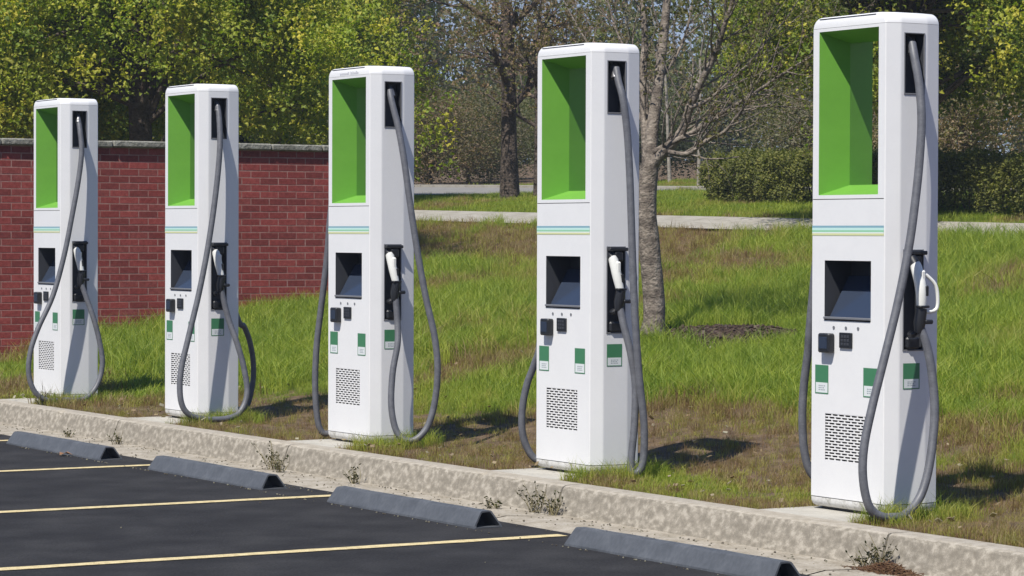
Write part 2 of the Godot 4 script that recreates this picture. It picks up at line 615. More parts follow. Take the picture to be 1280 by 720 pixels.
# ---------------------------------------------------------------- brick wall
func make_wall():
	var X := -16.0
	var z0 := -5.6
	var z1 := 0.12
	var top := 2.33
	var w := base("brick_wall", V(X, 0, (z0 + z1) / 2))
	tag(w, "long red brick garden wall with weathered stone coping behind the charging posts", "wall")
	var zc := (z0 + z1) / 2
	var st := new_st()
	cbox(st, V(-.155, 1.08, 0), V(.30, 2.38, z1 - z0), .002)
	build(st, "mortar", M.mortar, w)
	# coping stones
	var z := z0 - .04
	var r := RandomNumberGenerator.new()
	r.seed = 3
	while z < z1 + .03:
		var L: float = min(.60, z1 + .04 - z)
		st = new_st()
		var cy := top - .033 + r.randf_range(-.003, .003)
		cbox(st, V(-.155 + r.randf_range(-.003, .003), cy, z + L / 2 - zc), V(.40, .068, L - .008), .012)
		build(st, "coping_stone", M.coping, w)
		z += .60
	# bricks in running bond, laid from below the coping down into the grass
	var pz := .2128
	var py := .0719
	var size := V(.045, py - .0095, pz - .0095)
	var bs := new_st()
	cbox(bs, Vector3.ZERO, size, .002)
	var bm := bs.commit()
	var bh := new_st()
	cbox(bh, Vector3.ZERO, V(.045, size.y, pz / 2 - .011), .003)
	var bhm := bh.commit()
	var wide := []
	var rest := []
	for k in 5: rest.append(new_st())
	var count := 0
	for row in 32:
		var y := top - .070 - py * (row + .5)
		if y < -.05: break
		var n := int((z1 - z0) / pz)
		for c in range(-1, n + 1):
			var zz := z0 + (c + .5 + (.5 if row % 2 else 0.0)) * pz
			var half := false
			if zz - pz / 2 < z0 - .001:
				if zz + pz / 2 > z0 + .02: half = true; zz = z0 + pz / 4
				else: continue
			if zz + pz / 2 > z1 + .001 and not half: continue
			var pos := V(-.0262 + r.randf_range(-.0006, .0008), y + r.randf_range(-.001, .001), zz - zc + r.randf_range(-.0015, .0015))
			var mi := r.randi_range(0, 4)
			var p := pix(V(X, y, zz))
			var seen: bool = y > .38 and ((p.x > -12 and p.x < 44) or (p.x > 120 and p.x < 209) or (p.x > 297 and p.x < 412))
			if seen and count < 300 and not half:
				var o := put(bm, "brick", M.brick[mi], w)
				o.position = pos
				count += 1
			else:
				(rest[mi] as SurfaceTool).append_from(bhm if half else bm, 0, Transform3D(Basis.IDENTITY, pos))
	for k in 5:
		var o := build(rest[k], "bricks", M.brick[k], w)
		tag(o, "", "", "", "stuff")
	print("bricks ", count)

# ---------------------------------------------------------------- charging posts
const CH_H := 2.49
const PLAN := [[-.589, 0.0], [0.0, 0.0], [.030, -.075], [.030, -.240], [.010, -.330], [-.599, -.330], [-.619, -.240], [-.619, -.075]]
const OPEN_F := [-.536, -.052, 1.592, 2.419]      # opening in the front: x0, x1, y0, y1
const OPEN_M := [-.492, -.096, 1.645, 2.365]
const OPEN_B := [-.522, -.066, 1.604, 2.408]
const SCR := [-.482, -.104, .958, 1.262]
const VENT := [-.470, -.132, .250, .489]

func inset_plan(side: float, front: float) -> Array:
	var n := PLAN.size()
	var d := [front, side, side, side, front, side, side, side]
	var out := []
	for i in n:
		var p := Vector2(PLAN[i][0], PLAN[i][1])
		var pp := Vector2(PLAN[(i + n - 1) % n][0], PLAN[(i + n - 1) % n][1])
		var pn := Vector2(PLAN[(i + 1) % n][0], PLAN[(i + 1) % n][1])
		var e0 := (p - pp).normalized()
		var e1 := (pn - p).normalized()
		var n0 := Vector2(e0.y, -e0.x)       # inward normals are found by the sign test below
		var n1 := Vector2(e1.y, -e1.x)
		var c := Vector2(-.2945, -.163)
		if n0.dot(c - p) < 0: n0 = -n0
		if n1.dot(c - p) < 0: n1 = -n1
		var d0: float = d[(i + n - 1) % n]
		var d1: float = d[i]
		var det := n0.x * n1.y - n0.y * n1.x
		var b0 := n0.dot(p) + d0
		var b1 := n1.dot(p) + d1
		out.append(Vector2((b0 * n1.y - b1 * n0.y) / det, (n0.x * b1 - n1.x * b0) / det))
	return out

func rounded(pl: Array, rad: float) -> Array:     # fillet each corner of a plan polygon: [[point, normal], ...]
	var n := pl.size()
	var out := []
	for i in n:
		var p: Vector2 = pl[i]
		var a: Vector2 = (pl[(i + n - 1) % n] - p).normalized()
		var b: Vector2 = (pl[(i + 1) % n] - p).normalized()
		for k in 4:
			var t := k / 3.0
			out.append((p + a * rad).lerp(p, t).lerp(p.lerp(p + b * rad, t), t))
	return out

func loft(st: SurfaceTool, levels: Array, close_top := true):   # levels: [plan points, y]
	var n: int = levels[0][0].size()
	st.set_smooth_group(0)
	for l in levels.size() - 1:
		var A: Array = levels[l][0]
		var B: Array = levels[l + 1][0]
		for i in n:
			var j := (i + 1) % n
			var a := V(A[i].x, levels[l][1], A[i].y)
			var b := V(A[j].x, levels[l][1], A[j].y)
			var c := V(B[j].x, levels[l + 1][1], B[j].y)
			var d := V(B[i].x, levels[l + 1][1], B[i].y)
			for p in [a, c, b, a, d, c]: st.add_vertex(p)
	if close_top:
		st.set_smooth_group(1)
		var T: Array = levels[-1][0]
		var c := V(-.2945, levels[-1][1] + .004, -.163)
		for i in n:
			var j := (i + 1) % n
			for p in [V(T[i].x, levels[-1][1], T[i].y), c, V(T[j].x, levels[-1][1], T[j].y)]: st.add_vertex(p)
	st.index()
	st.generate_normals()

func charger_meshes():
	var Y0 := .062
	var Y1 := CH_H - .055
	var fil := .007
	# side recesses, measured from the bottom of the shell and along the flat
	var holes_front := [[OPEN_F[0] + .589, OPEN_F[1] + .589, OPEN_F[2] - Y0, OPEN_F[3] - Y0],
		[SCR[0] + .589, SCR[1] + .589, SCR[2] - Y0, SCR[3] - Y0],
		[VENT[0] + .589, VENT[1] + .589, VENT[2] - Y0, VENT[3] - Y0],
		[.004, .585, 1.569 - Y0, 1.573 - Y0]]
	var st := new_st()
	var n := PLAN.size()
	for i in n:
		var p := V(PLAN[i][0], Y0, PLAN[i][1])
		var q := V(PLAN[(i + 1) % n][0], Y0, PLAN[(i + 1) % n][1])
		var U := (q - p).normalized()
		var L := p.distance_to(q)
		var O := p + U * fil
		var holes := []
		if i == 0:
			for h in holes_front: holes.append([h[0] - fil, h[1] - fil, h[2], h[3]])
		if i == 2: holes = [[.0205 - fil, .1455 - fil, 2.088 - Y0, 2.387 - Y0], [.0205 - fil, .1435 - fil, .822 - Y0, 1.318 - Y0]]
		if i == 6: holes = [[.0195 - fil, .1445 - fil, 2.088 - Y0, 2.387 - Y0], [.0215 - fil, .1445 - fil, .822 - Y0, 1.318 - Y0]]
		if i == 4: holes = [[.010 - OPEN_B[1] - fil, .010 - OPEN_B[0] - fil, OPEN_B[2] - Y0, OPEN_B[3] - Y0]]
		face(st, O, U, Vector3.UP, L - 2 * fil, Y1 - Y0, holes)
		# fillet to the next flat
		var r := V(PLAN[(i + 2) % n][0], Y0, PLAN[(i + 2) % n][1])
		var U2 := (r - q).normalized()
		var N1 := U.cross(Vector3.UP)
		var N2 := U2.cross(Vector3.UP)
		var prev := q - U * fil
		var pn := N1
		for k in range(1, 4):
			var t := k / 3.0
			var cur := (q - U * fil).lerp(q, t).lerp(q.lerp(q + U2 * fil, t), t)
			var nn := N1.slerp(N2, t)
			var hh := Vector3.UP * (Y1 - Y0)
			quad_n(st, prev, cur, cur + hh, prev + hh, pn, nn, nn, pn)
			prev = cur; pn = nn
	mesh_cache.body = st.commit()
	# rounded top
	st = new_st()
	var lv := []
	lv.append([rounded(inset_plan(0, 0), fil), Y1 + .0015])
	for k in range(1, 8):
		var a := PI / 2 * k / 7.0
		lv.append([rounded(inset_plan(.052 * (1 - cos(a)), .012 * (1 - cos(a))), lerp(fil, .02, k / 7.0)), Y1 + .0015 + (CH_H - Y1) * sin(a)])
	loft(st, lv)
	mesh_cache.cap = st.commit()
	# foot of the housing, pulled in at the bottom
	st = new_st()
	loft(st, [[rounded(inset_plan(.022, .022), fil), .012], [rounded(inset_plan(.008, .008), fil), .022], [rounded(inset_plan(.001, .001), fil), .040], [rounded(inset_plan(.001, .001), fil), .058]])
	mesh_cache.plinth = st.commit()
	st = new_st()
	cbox(st, V(-.2945, .006, -.163), V(.50, .014, .25), .001)
	mesh_cache.base_frame = st.commit()
	# lining of the opening: narrows to the middle, widens to the back
	st = new_st()
	var R := []
	for d in [[OPEN_F, 0.0], [OPEN_M, -.163], [OPEN_B, -.330]]:
		var o: Array = d[0]
		R.append([V(o[0], o[2], d[1]), V(o[1], o[2], d[1]), V(o[1], o[3], d[1]), V(o[0], o[3], d[1])])
	for l in 2:
		for k in 4:
			quad(st, R[l][k], R[l][(k + 1) % 4], R[l + 1][(k + 1) % 4], R[l + 1][k])
	mesh_cache.lining = st.commit()
	# screen bay and tilted screen
	st = new_st()
	sunk(st, Vector3.ZERO, Vector3.RIGHT, Vector3.UP, SCR, .17)
	mesh_cache.bay = st.commit()
	st = new_st()
	var tilt := Basis(Vector3.RIGHT, -atan2(.13, .225))
	cbox(st, V((SCR[0] + SCR[1]) / 2, SCR[2] + .118, -.082), V(.34, .25, .012), .003, tilt)
	mesh_cache.screen = st.commit()
	st = new_st()
	cbox(st, V((SCR[0] + SCR[1]) / 2, SCR[2] + .014, .002), V(SCR[1] - SCR[0], .012, .014), .002)
	mesh_cache.screen_sill = st.commit()
	st = new_st()
	cbox(st, V(-.310, CH_H - .0060, -.0065), V(.46, .0030, .010), .0008)  # thin dark strip along the top front edge
	mesh_cache.top_strip = st.commit()
	# seam groove behind the gap in the front
	st = new_st()
	sunk(st, Vector3.ZERO, Vector3.RIGHT, Vector3.UP, [-.585, -.004, 1.569, 1.573], .012)
	mesh_cache.seam = st.commit()
	# vent: dark box, white grid in staggered rows
	st = new_st()
	sunk(st, Vector3.ZERO, Vector3.RIGHT, Vector3.UP, VENT, .05)
	mesh_cache.vent_box = st.commit()
	st = new_st()
	var rows := 16
	var vh: float = VENT[3] - VENT[2]
	var vw: float = VENT[1] - VENT[0]
	for k in rows + 1:
		cbox(st, V((VENT[0] + VENT[1]) / 2, VENT[2] + vh * k / rows, -.004), V(vw, .0062, .007), .0008)
	for k in rows:
		for j in range(-1, 8):
			var x: float = VENT[0] + vw * (j + (.5 if k % 2 else 0.0) + .5) / 6.5
			if x < VENT[0] + .006 or x > VENT[1] - .006: continue
			cbox(st, V(x, VENT[2] + vh * (k + .5) / rows, -.004), V(.0085, vh / rows - .0055, .0062), .0008)
	mesh_cache.vent = st.commit()
	# card reader and keypad
	st = new_st()
	cbox(st, V(-.440, .845, .020), V(.092, .098, .042), .007)
	mesh_cache.reader = st.commit()
	st = new_st()
	cbox(st, V(-.440, .846, .0415), V(.066, .060, .004), .001)
	mesh_cache.reader_face = st.commit()
	st = new_st()
	cbox(st, V(-.298, .862, .005), V(.100, .078, .012), .003)
	mesh_cache.keypad = st.commit()
	st = new_st()
	for a in 3:
		for b in 3: cbox(st, V(-.298 + (a - 1) * .024, .862 + (b - 1) * .019, .0115), V(.017, .013, .003), .0008)
	mesh_cache.keys = st.commit()
	st = new_st()
	tube(st, [V(0, 0, -.002), V(0, 0, .003)], [.0085, .0085], 10)
	mesh_cache.light = st.commit()
	# flat printed things
	st = new_st()
	var s0 := V(-.586, 1.388, .0015)
	quad(st, s0, s0 + V(.583, 0, 0), s0 + V(.583, .050, 0), s0 + V(0, .050, 0), [Vector2(0, 1), Vector2(1, 1), Vector2(1, 0), Vector2(0, 0)])
	mesh_cache.stripe = st.commit()
	st = new_st()
	quad(st, V(-.055, -.073, .0015), V(.055, -.073, .0015), V(.055, .073, .0015), V(-.055, .073, .0015), [Vector2(0, 1), Vector2(1, 1), Vector2(1, 0), Vector2(0, 0)])
	mesh_cache.label = st.commit()
	st = new_st()
	quad(st, V(-.052, -.064, .0015), V(.052, -.064, .0015), V(.052, .064, .0015), V(-.052, .064, .0015), [Vector2(0, 1), Vector2(1, 1), Vector2(1, 0), Vector2(0, 0)])
	mesh_cache.side_label = st.commit()
	# small grey print above the opening
	st = new_st()
	var r := RandomNumberGenerator.new()
	r.seed = 12
	var x := -.42
	while x < -.16:
		var wd := r.randf_range(.008, .014)
		var ht := .014 if r.randf() < .7 else .020
		if abs(x + .285) > .012: quad(st, V(x, 2.444, .0012), V(x + wd, 2.444, .0012), V(x + wd, 2.444 + ht, .0012), V(x, 2.444 + ht, .0012))
		x += wd + .006
	mesh_cache.print_line = st.commit()
	# recesses in the flanks (right-hand one; the other is mirrored)
	for s in [0, 1]:
		var sx := .030 if s == 0 else -.619
		var U := V(0, 0, -1) if s == 0 else V(0, 0, 1)
		var O := V(sx, 0, 0)
		st = new_st()
		var a := [.0955, .2205] if s == 0 else [-.2205, -.0955]
		sunk(st, O, U, Vector3.UP, [a[0], a[1], 2.088, 2.387], .075)
		mesh_cache["outlet%d" % s] = st.commit()
		for e in [[2.088, 2.387], [.822, 1.318]]:
			st = new_st()
			for zz in [-.0955, -.2195]: cbox(st, V(sx, (e[0] + e[1]) / 2, zz), V(.008, e[1] - e[0] + .008, .006), .0015)
			for yy in e: cbox(st, V(sx, yy, -.1575), V(.0075, .006, .118), .0015)
			mesh_cache["rim%d%d" % [s, 0 if e[0] > 2 else 1]] = st.commit()
		st = new_st()
		var b := [.0955, .2185] if s == 0 else [-.2185, -.0955]
		sunk(st, O, U, Vector3.UP, [b[0], b[1], .822, 1.318], .07)
		mesh_cache["holster%d" % s] = st.commit()
		var o := 1.0 if s == 0 else -1.0
		st = new_st()
		cbox(st, V(sx + o * .018, 1.304, -.157), V(.040, .020, .126), .004)
		cbox(st, V(sx + o * .012, 1.262, -.157), V(.05, .066, .066), .012)
		mesh_cache["hood%d" % s] = st.commit()
		st = new_st()
		cbox(st, V(sx - o * .01, .858, -.1525), V(.05, .060, .085), .010)
		mesh_cache["cradle%d" % s] = st.commit()
		st = new_st()
		tube(st, [V(sx - o * .072, 2.372, -.158), V(sx - o * .045, 2.355, -.158), V(sx - o * .022, 2.325, -.157), V(sx - o * .006, 2.288, -.152)], [.012, .017, .019, .026], 12)
		mesh_cache["gland%d" % s] = st.commit()

const CABLES := {
	4: [Vector3(0.014, 2.339, -0.154), Vector3(0.049, 2.266, -0.142), Vector3(0.089, 2.134, -0.14), Vector3(0.119, 1.956, -0.132), Vector3(0.134, 1.74, -0.107), Vector3(0.149, 1.524, -0.067), Vector3(0.159, 1.328, -0.025), Vector3(0.169, 1.056, 0.05), Vector3(0.179, 0.805, 0.134), Vector3(0.189, 0.556, 0.219), Vector3(0.199, 0.365, 0.274), Vector3(0.209, 0.212, 0.285), Vector3(0.219, 0.08, 0.253), Vector3(0.229, 0.03, 0.178), Vector3(0.229, 0.03, 0.06), Vector3(0.219, 0.101, -0.046), Vector3(0.209, 0.234, -0.113), Vector3(0.189, 0.427, -0.163), Vector3(0.169, 0.582, -0.183), Vector3(0.149, 0.739, -0.178), Vector3(0.129, 0.856, -0.163), Vector3(0.109, 0.942, -0.164)],
	3: [Vector3(0.014, 2.348, -0.163), Vector3(0.049, 2.268, -0.157), Vector3(0.089, 2.161, -0.164), Vector3(0.109, 1.977, -0.179), Vector3(0.129, 1.748, -0.184), Vector3(0.149, 1.495, -0.183), Vector3(0.169, 1.221, -0.182), Vector3(0.199, 0.901, -0.181), Vector3(0.219, 0.581, -0.196), Vector3(0.229, 0.306, -0.224), Vector3(0.229, 0.1, -0.22), Vector3(0.219, 0.03, -0.189), Vector3(0.209, 0.03, -0.157), Vector3(0.199, 0.101, -0.157), Vector3(0.189, 0.305, -0.185), Vector3(0.169, 0.533, -0.202), Vector3(0.149, 0.716, -0.182), Vector3(0.109, 0.862, -0.163), Vector3(0.069, 0.953, -0.156)],
	2: [Vector3(0.014, 2.331, -0.14), Vector3(0.049, 2.251, -0.139), Vector3(0.099, 2.082, -0.16), Vector3(0.149, 1.871, -0.176), Vector3(0.189, 1.61, -0.196), Vector3(0.229, 1.296, -0.229), Vector3(0.269, 0.983, -0.273), Vector3(0.309, 0.723, -0.318), Vector3(0.329, 0.514, -0.331), Vector3(0.319, 0.305, -0.319), Vector3(0.309, 0.139, -0.272), Vector3(0.289, 0.051, -0.194), Vector3(0.249, 0.051, -0.121), Vector3(0.209, 0.123, -0.083), Vector3(0.179, 0.278, -0.069), Vector3(0.149, 0.485, -0.096), Vector3(0.129, 0.667, -0.142), Vector3(0.099, 0.797, -0.158), Vector3(0.059, 0.896, -0.156)],
	1: [Vector3(0.014, 2.326, -0.154), Vector3(0.049, 2.236, -0.151), Vector3(0.089, 2.046, -0.139), Vector3(0.109, 1.809, -0.111), Vector3(0.129, 1.515, -0.063), Vector3(0.149, 1.221, -0.003), Vector3(0.169, 0.929, 0.07), Vector3(0.189, 0.638, 0.155), Vector3(0.209, 0.377, 0.227), Vector3(0.229, 0.175, 0.236), Vector3(0.239, 0.069, 0.177), Vector3(0.249, 0.03, 0.041), Vector3(0.249, 0.03, -0.119), Vector3(0.239, 0.074, -0.234), Vector3(0.219, 0.207, -0.301), Vector3(0.189, 0.395, -0.289), Vector3(0.159, 0.583, -0.245), Vector3(0.109, 0.748, -0.203), Vector3(0.069, 0.877, -0.163)],
	0: [Vector3(0.014, 2.313, -0.154), Vector3(0.049, 2.227, -0.154), Vector3(0.089, 2.049, -0.152), Vector3(0.109, 1.819, -0.116), Vector3(0.129, 1.524, -0.052), Vector3(0.149, 1.198, 0.025), Vector3(0.169, 0.873, 0.13), Vector3(0.189, 0.616, 0.262), Vector3(0.209, 0.424, 0.338), Vector3(0.219, 0.243, 0.355), Vector3(0.229, 0.1, 0.305), Vector3(0.239, 0.03, 0.199), Vector3(0.239, 0.03, 0.047), Vector3(0.229, 0.03, -0.117), Vector3(0.209, 0.138, -0.237), Vector3(0.189, 0.313, -0.294), Vector3(0.169, 0.509, -0.274), Vector3(0.149, 0.686, -0.233), Vector3(0.109, 0.837, -0.193), Vector3(0.069, 0.921, -0.167)],
}
const LEFT_CABLES := {
	4: [Vector3(-0.698, 0.953, -0.074), Vector3(-0.728, 0.786, -0.082), Vector3(-0.758, 0.620, -0.080), Vector3(-0.768, 0.454, -0.078), Vector3(-0.768, 0.287, -0.089), Vector3(-0.758, 0.171, -0.119), Vector3(-0.738, 0.120, -0.171), Vector3(-0.718, 0.161, -0.233)],
	3: [Vector3(-0.688, 0.782, -0.091), Vector3(-0.738, 0.613, -0.077), Vector3(-0.778, 0.492, -0.051), Vector3(-0.798, 0.347, -0.031), Vector3(-0.798, 0.203, -0.031), Vector3(-0.788, 0.097, -0.065), Vector3(-0.758, 0.035, -0.114), Vector3(-0.718, 0.059, -0.191)],
	2: [Vector3(-0.668, 1.562, -0.062), Vector3(-0.698, 1.236, -0.047), Vector3(-0.738, 0.910, -0.026), Vector3(-0.768, 0.638, -0.006), Vector3(-0.778, 0.365, 0.001), Vector3(-0.778, 0.120, -0.018), Vector3(-0.768, 0.030, -0.056), Vector3(-0.748, 0.030, -0.119), Vector3(-0.718, 0.030, -0.189)],
	1: [Vector3(-0.658, 0.752, -0.630), Vector3(-0.688, 0.670, -0.706), Vector3(-0.718, 0.532, -0.775), Vector3(-0.738, 0.344, -0.812), Vector3(-0.738, 0.158, -0.792), Vector3(-0.738, 0.030, -0.738), Vector3(-0.728, 0.030, -0.624), Vector3(-0.708, 0.074, -0.547)],
	0: [Vector3(-0.678, 0.652, -0.091), Vector3(-0.708, 0.381, -0.103), Vector3(-0.718, 0.178, -0.093), Vector3(-0.718, 0.030, -0.122), Vector3(-0.698, 0.042, -0.185)],
}

func gun(parent: Node3D, s: int, loop_out: bool):
	var sx := .030 if s == 0 else -.619
	var o := 1.0 if s == 0 else -1.0
	var g := Node3D.new()
	g.name = "connector"
	g.position.z = -.012
	parent.add_child(g, true)
	var top := V(sx + o * .018, 1.243, -.116)
	var mid := V(sx + o * .040, 1.15, -.128)
	var low := V(sx + o * .052, 1.050, -.146)
	if loop_out:
		top = V(sx + o * .045, 1.235, -.128); mid = V(sx + o * .085, 1.13, -.126); low = V(sx + o * .082, 1.01, -.132)
	var st := new_st()
	var body := spline([top + V(-o * .012, .022, .004), top, mid, low], 4)
	var rad := []
	for i in body.size():
		var t := float(i) / (body.size() - 1)
		rad.append(lerp(.018, .029, smoothstep(0.0, .35, t)) - .006 * smoothstep(.6, 1.0, t))
	tube(st, body, rad, 12)
	cbox(st, (top + mid) / 2 + V(o * .020, 0, -.006), V(.030, .075, .030), .008)
	if loop_out:
		var h := spline([V(sx + o * .072, 1.195, -.170), V(sx + o * .088, 1.150, -.212), V(sx + o * .092, 1.09, -.226), V(sx + o * .09, 1.025, -.218), V(sx + o * .082, 1.012, -.150)], 4)
		var hr := []
		for i in h.size(): hr.append(.0095)
		tube(st, [V(sx + o * .060, 1.205, -.128), V(sx + o * .072, 1.195, -.170)], [.012, .0095], 8)
		tube(st, h, hr, 8)
	build(st, "grip", M.gun, g)
	st = new_st()
	tube(st, [top + V(-o * .030, .045, .006), top + V(-o * .006, .012, .002)], [.026, .026], 12)
	build(st, "nose", M.black, g)
	st = new_st()
	cbox(st, mid + V(o * .020, -.012, -.018), V(.022, .052, .020), .005)
	build(st, "trigger", M.black, g)
	st = new_st()
	cbox(st, mid.lerp(low, .75) + V(o * .010, 0, 0), V(.046, .012, .060), .004)
	build(st, "collar", M.black, g)
	st = new_st()
	var bl := low + V(o * .0, -.05, .012)
	tube(st, [low + V(0, .02, 0), bl, low + V(-o * .008, -.095, .010)], [.029, .031, .024], 10)
	cbox(st, low + V(o * .012, -.045, -.030), V(.034, .022, .052), .006)
	cbox(st, low + V(-o * .030, -.105, .030), V(.045, .030, .040), .008, Basis(Vector3.RIGHT, .5))
	build(st, "boot", M.black, g)

func make_charger(i: int):
	if not mesh_cache.has("body"): charger_meshes()
	var names := ["white charging post by the wall's outer end, cable looped wide across its front",
		"white charging post before brick wall with a second cable loop showing behind its flank",
		"middle white charging post of the row with cables hanging clear on both sides",
		"white charging post before the grey tree trunk, cable hanging straight down its flank",
		"white charging post whose connector has a looped white handle"]
	var X := -2.7 * (4 - i)
	var pad := new_st()
	cbox(pad, V(X - .31, -.103, -.04), V(.70, .20, .645), .006)
	tag(build(pad, "post_pad", M.pad, self), "", "", "", "structure")
	var c := base("charging_post", V(X, 0, 0))
	tag(c, names[i], "charging post", "charging posts along the kerb")
	put(mesh_cache.body, "housing", M.white, c)
	put(mesh_cache.cap, "cap", M.white, c)
	put(mesh_cache.plinth, "plinth", M.foot, c)
	put(mesh_cache.base_frame, "base_frame", M.black, c)
	put(mesh_cache.lining, "opening_lining", M.green, c)
	put(mesh_cache.seam, "panel_seam", M.gap, c)
	put(mesh_cache.top_strip, "top_strip", M.gap, c)
	var bay := put(mesh_cache.bay, "screen_bay", M.recess, c)
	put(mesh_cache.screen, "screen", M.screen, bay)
	put(mesh_cache.screen_sill, "sill", M.grey, bay)
	var vb := put(mesh_cache.vent_box, "vent", M.gap, c)
	put(mesh_cache.vent, "grille", M.white, vb)
	var rd := put(mesh_cache.reader, "card_reader", M.black, c)
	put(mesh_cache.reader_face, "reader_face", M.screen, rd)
	var kp := put(mesh_cache.keypad, "keypad", M.black, c)
	put(mesh_cache.keys, "keys", M.recess, kp)
	for x in [-.402, -.302, -.203]:
		var l := put(mesh_cache.light, "indicator", M.grey, c)
		l.position = V(x, .924, 0)
	put(mesh_cache.stripe, "stripe_band", M.stripe, c)
	for x in [-.500, -.104]:
		var l := put(mesh_cache.label, "notice", M.label, c)
		l.position = V(x, .658, 0)
	var sl := put(mesh_cache.side_label, "notice", M.label, c)
	sl.position = V(.030, .694, -.149)
	sl.rotation.y = PI / 2
	sl = put(mesh_cache.side_label, "notice", M.label, c)
	sl.position = V(-.619, .694, -.149)
	sl.rotation.y = -PI / 2
	if i == 2: put(mesh_cache.print_line, "small_print", M.mark, c).set_meta("kind", "stuff")
	for s in 2:
		var ol := put(mesh_cache["outlet%d" % s], "cable_outlet", M.recess, c)
		put(mesh_cache["rim%d0" % s], "rim", M.grey, ol)
		var h := put(mesh_cache["holster%d" % s], "holster", M.recess, c)
		put(mesh_cache["rim%d1" % s], "rim", M.grey, h)
		put(mesh_cache["hood%d" % s], "hood", M.black, h)
		put(mesh_cache["cradle%d" % s], "cradle", M.black, h)
		gun(c, s, i == 4 and s == 0)
		var pts: Array
		if s == 0:
			pts = CABLES[i].duplicate()
			var lo := V(.030 + .052 - .004, .972, -.154) if i < 4 else V(.030 + .078, .94, -.140)
			pts[-1] = lo
		else:
			pts = [V(-.588, 2.335, -.158), V(-.621, 2.26, -.155), V(-.668, 2.10, -.148)]
			if LEFT_CABLES[i][0].y < 1.3: pts.append(V(-.672, 1.45, lerp(-.14, LEFT_CABLES[i][0].z, .5)))
			pts.append_array(LEFT_CABLES[i])
			pts.append_array([V(-.71, .42, (LEFT_CABLES[i][-1].z - .24) / 2), V(-.70, .75, -.19), V(-.667, .955, -.154)])
		pts = spline(pts, 6)
		for k in pts.size():
			if pts[k].y < .026: pts[k].y = .026
		var st := new_st()
		tube(st, pts, same(.0215, pts.size()), 12)
		var cb := build(st, "cable", M.cable, c)
		put(mesh_cache["gland%d" % s], "gland", M.metal, cb)

func make_stops():
	var ends := [[-8.72, -6.96], [-6.14, -4.43], [-3.56, -1.86], [-.96, .80]]
	var names := ["dark grey wheel stop with a dead brown leaf lying before it",
		"dark grey wheel stop whose end points at the large bushy kerb weed",
		"dark grey wheel stop beside the thin upright weed, before the middle post",
		"dark grey wheel stop before the post with looped connector handle"]
	for i in 4:
		var a: float = ends[i][0]
		var b: float = ends[i][1]
		var o := base("wheel_stop", V((a + b) / 2, -.164, 1.165))
		tag(o, names[i], "wheel stop", "wheel stops in the parking bays")
		var L := b - a
		var prof := [[.086, .0], [.084, .010], [.036, .082], [.030, .088], [.022, .090], [-.022, .090], [-.030, .088], [-.036, .082], [-.084, .010], [-.086, .0]]
		var st := new_st()
		var n := 24
		var nz := FastNoiseLite.new()
		nz.seed = 30 + i
		nz.frequency = 2.5
		var rows := []
		for k in n + 1:
			var x := -L / 2 + L * k / n
			var row := []
			for p in prof:
				var e := 0.0
				if k == 0 or k == n: e = (p[1] * .22) * (1 if k == 0 else -1)
				row.append(V(x + e, p[1] * (1 + nz.get_noise_2d(x, p[0] * 8) * .03), p[0] + nz.get_noise_2d(x + 9, p[1] * 9) * .002))
			rows.append(row)
		for k in n:
			for j in prof.size() - 1:
				quad(st, rows[k][j], rows[k + 1][j], rows[k + 1][j + 1], rows[k][j + 1])
		build(st, "block", M.stop, o)
		for e in [0, n]:
			st = new_st()
			# a rim, then an added cavity whose shade darkens the end
			var sg := 1.0 if e == n else -1.0
			var rim := []
			var deep := []
			for p in rows[e]:
				var q := V(p.x, .006 + p.y * .84, p.z * .84)
				rim.append(q)
				deep.append(q - V(sg * .16, 0, 0))
			var m: int = prof.size()
			for j in m:
				var l := (j + 1) % m
				oq(st, V((rows[e][0].x) - sg * 9.0, .04, 0), rows[e][j], rows[e][l], rim[l], rim[j])
				quad(st, rim[j], rim[l], deep[l], deep[j])
			for j in range(1, m - 1):
				oq(st, V(deep[0].x - sg * 9.0, .04, 0), deep[0], deep[j], deep[j + 1], deep[0])
			build(st, "end_face", M.stop, o)
		for s in [-1, 1]:
			st = new_st()
			tube(st, [V(s * L * .36, .086, 0), V(s * L * .36, .093, 0)], [.012, .010], 8)
			build(st, "anchor_bolt", M.grey, o)

# ---------------------------------------------------------------- vegetation
func leaf_bunch(sd: int, count: int, spread: float, size: float, elong := 1.6) -> ArrayMesh:
	var r := RandomNumberGenerator.new()
	r.seed = sd
	var st := new_st()
	for k in count:
		var c := V(r.randfn(0, .5), r.randfn(0, .5), r.randfn(0, .5)) * spread
		var n := V(r.randfn(0, .6), r.randfn(.7, .5), r.randfn(0, .6)).normalized()
		var t := n.cross(V(r.randfn(0, 1), r.randfn(0, 1), r.randfn(0, 1))).normalized()
		var b := n.cross(t)
		var L := size * r.randf_range(.5, 1.45)
		var W := L / elong
		var droop := n * L * -.18
		var f := r.randf_range(.75, 1.2)
		var col := Color(f, f * r.randf_range(.94, 1.05), f * r.randf_range(.8, 1.1))
		var p0 := c - t * L * .5 + droop
		var p1 := c + b * W * .5 + n * W * .12
		var p2 := c + t * L * .5 + droop
		var p3 := c - b * W * .5 + n * W * .12
		for tri in [[p0, c, p1], [p1, c, p2], [p2, c, p3], [p3, c, p0]]:
			var nn: Vector3 = (tri[2] - tri[0]).cross(tri[1] - tri[0]).normalized()
			for p in tri:
				st.set_normal(nn); st.set_color(col); st.add_vertex(p)
	return st.commit()

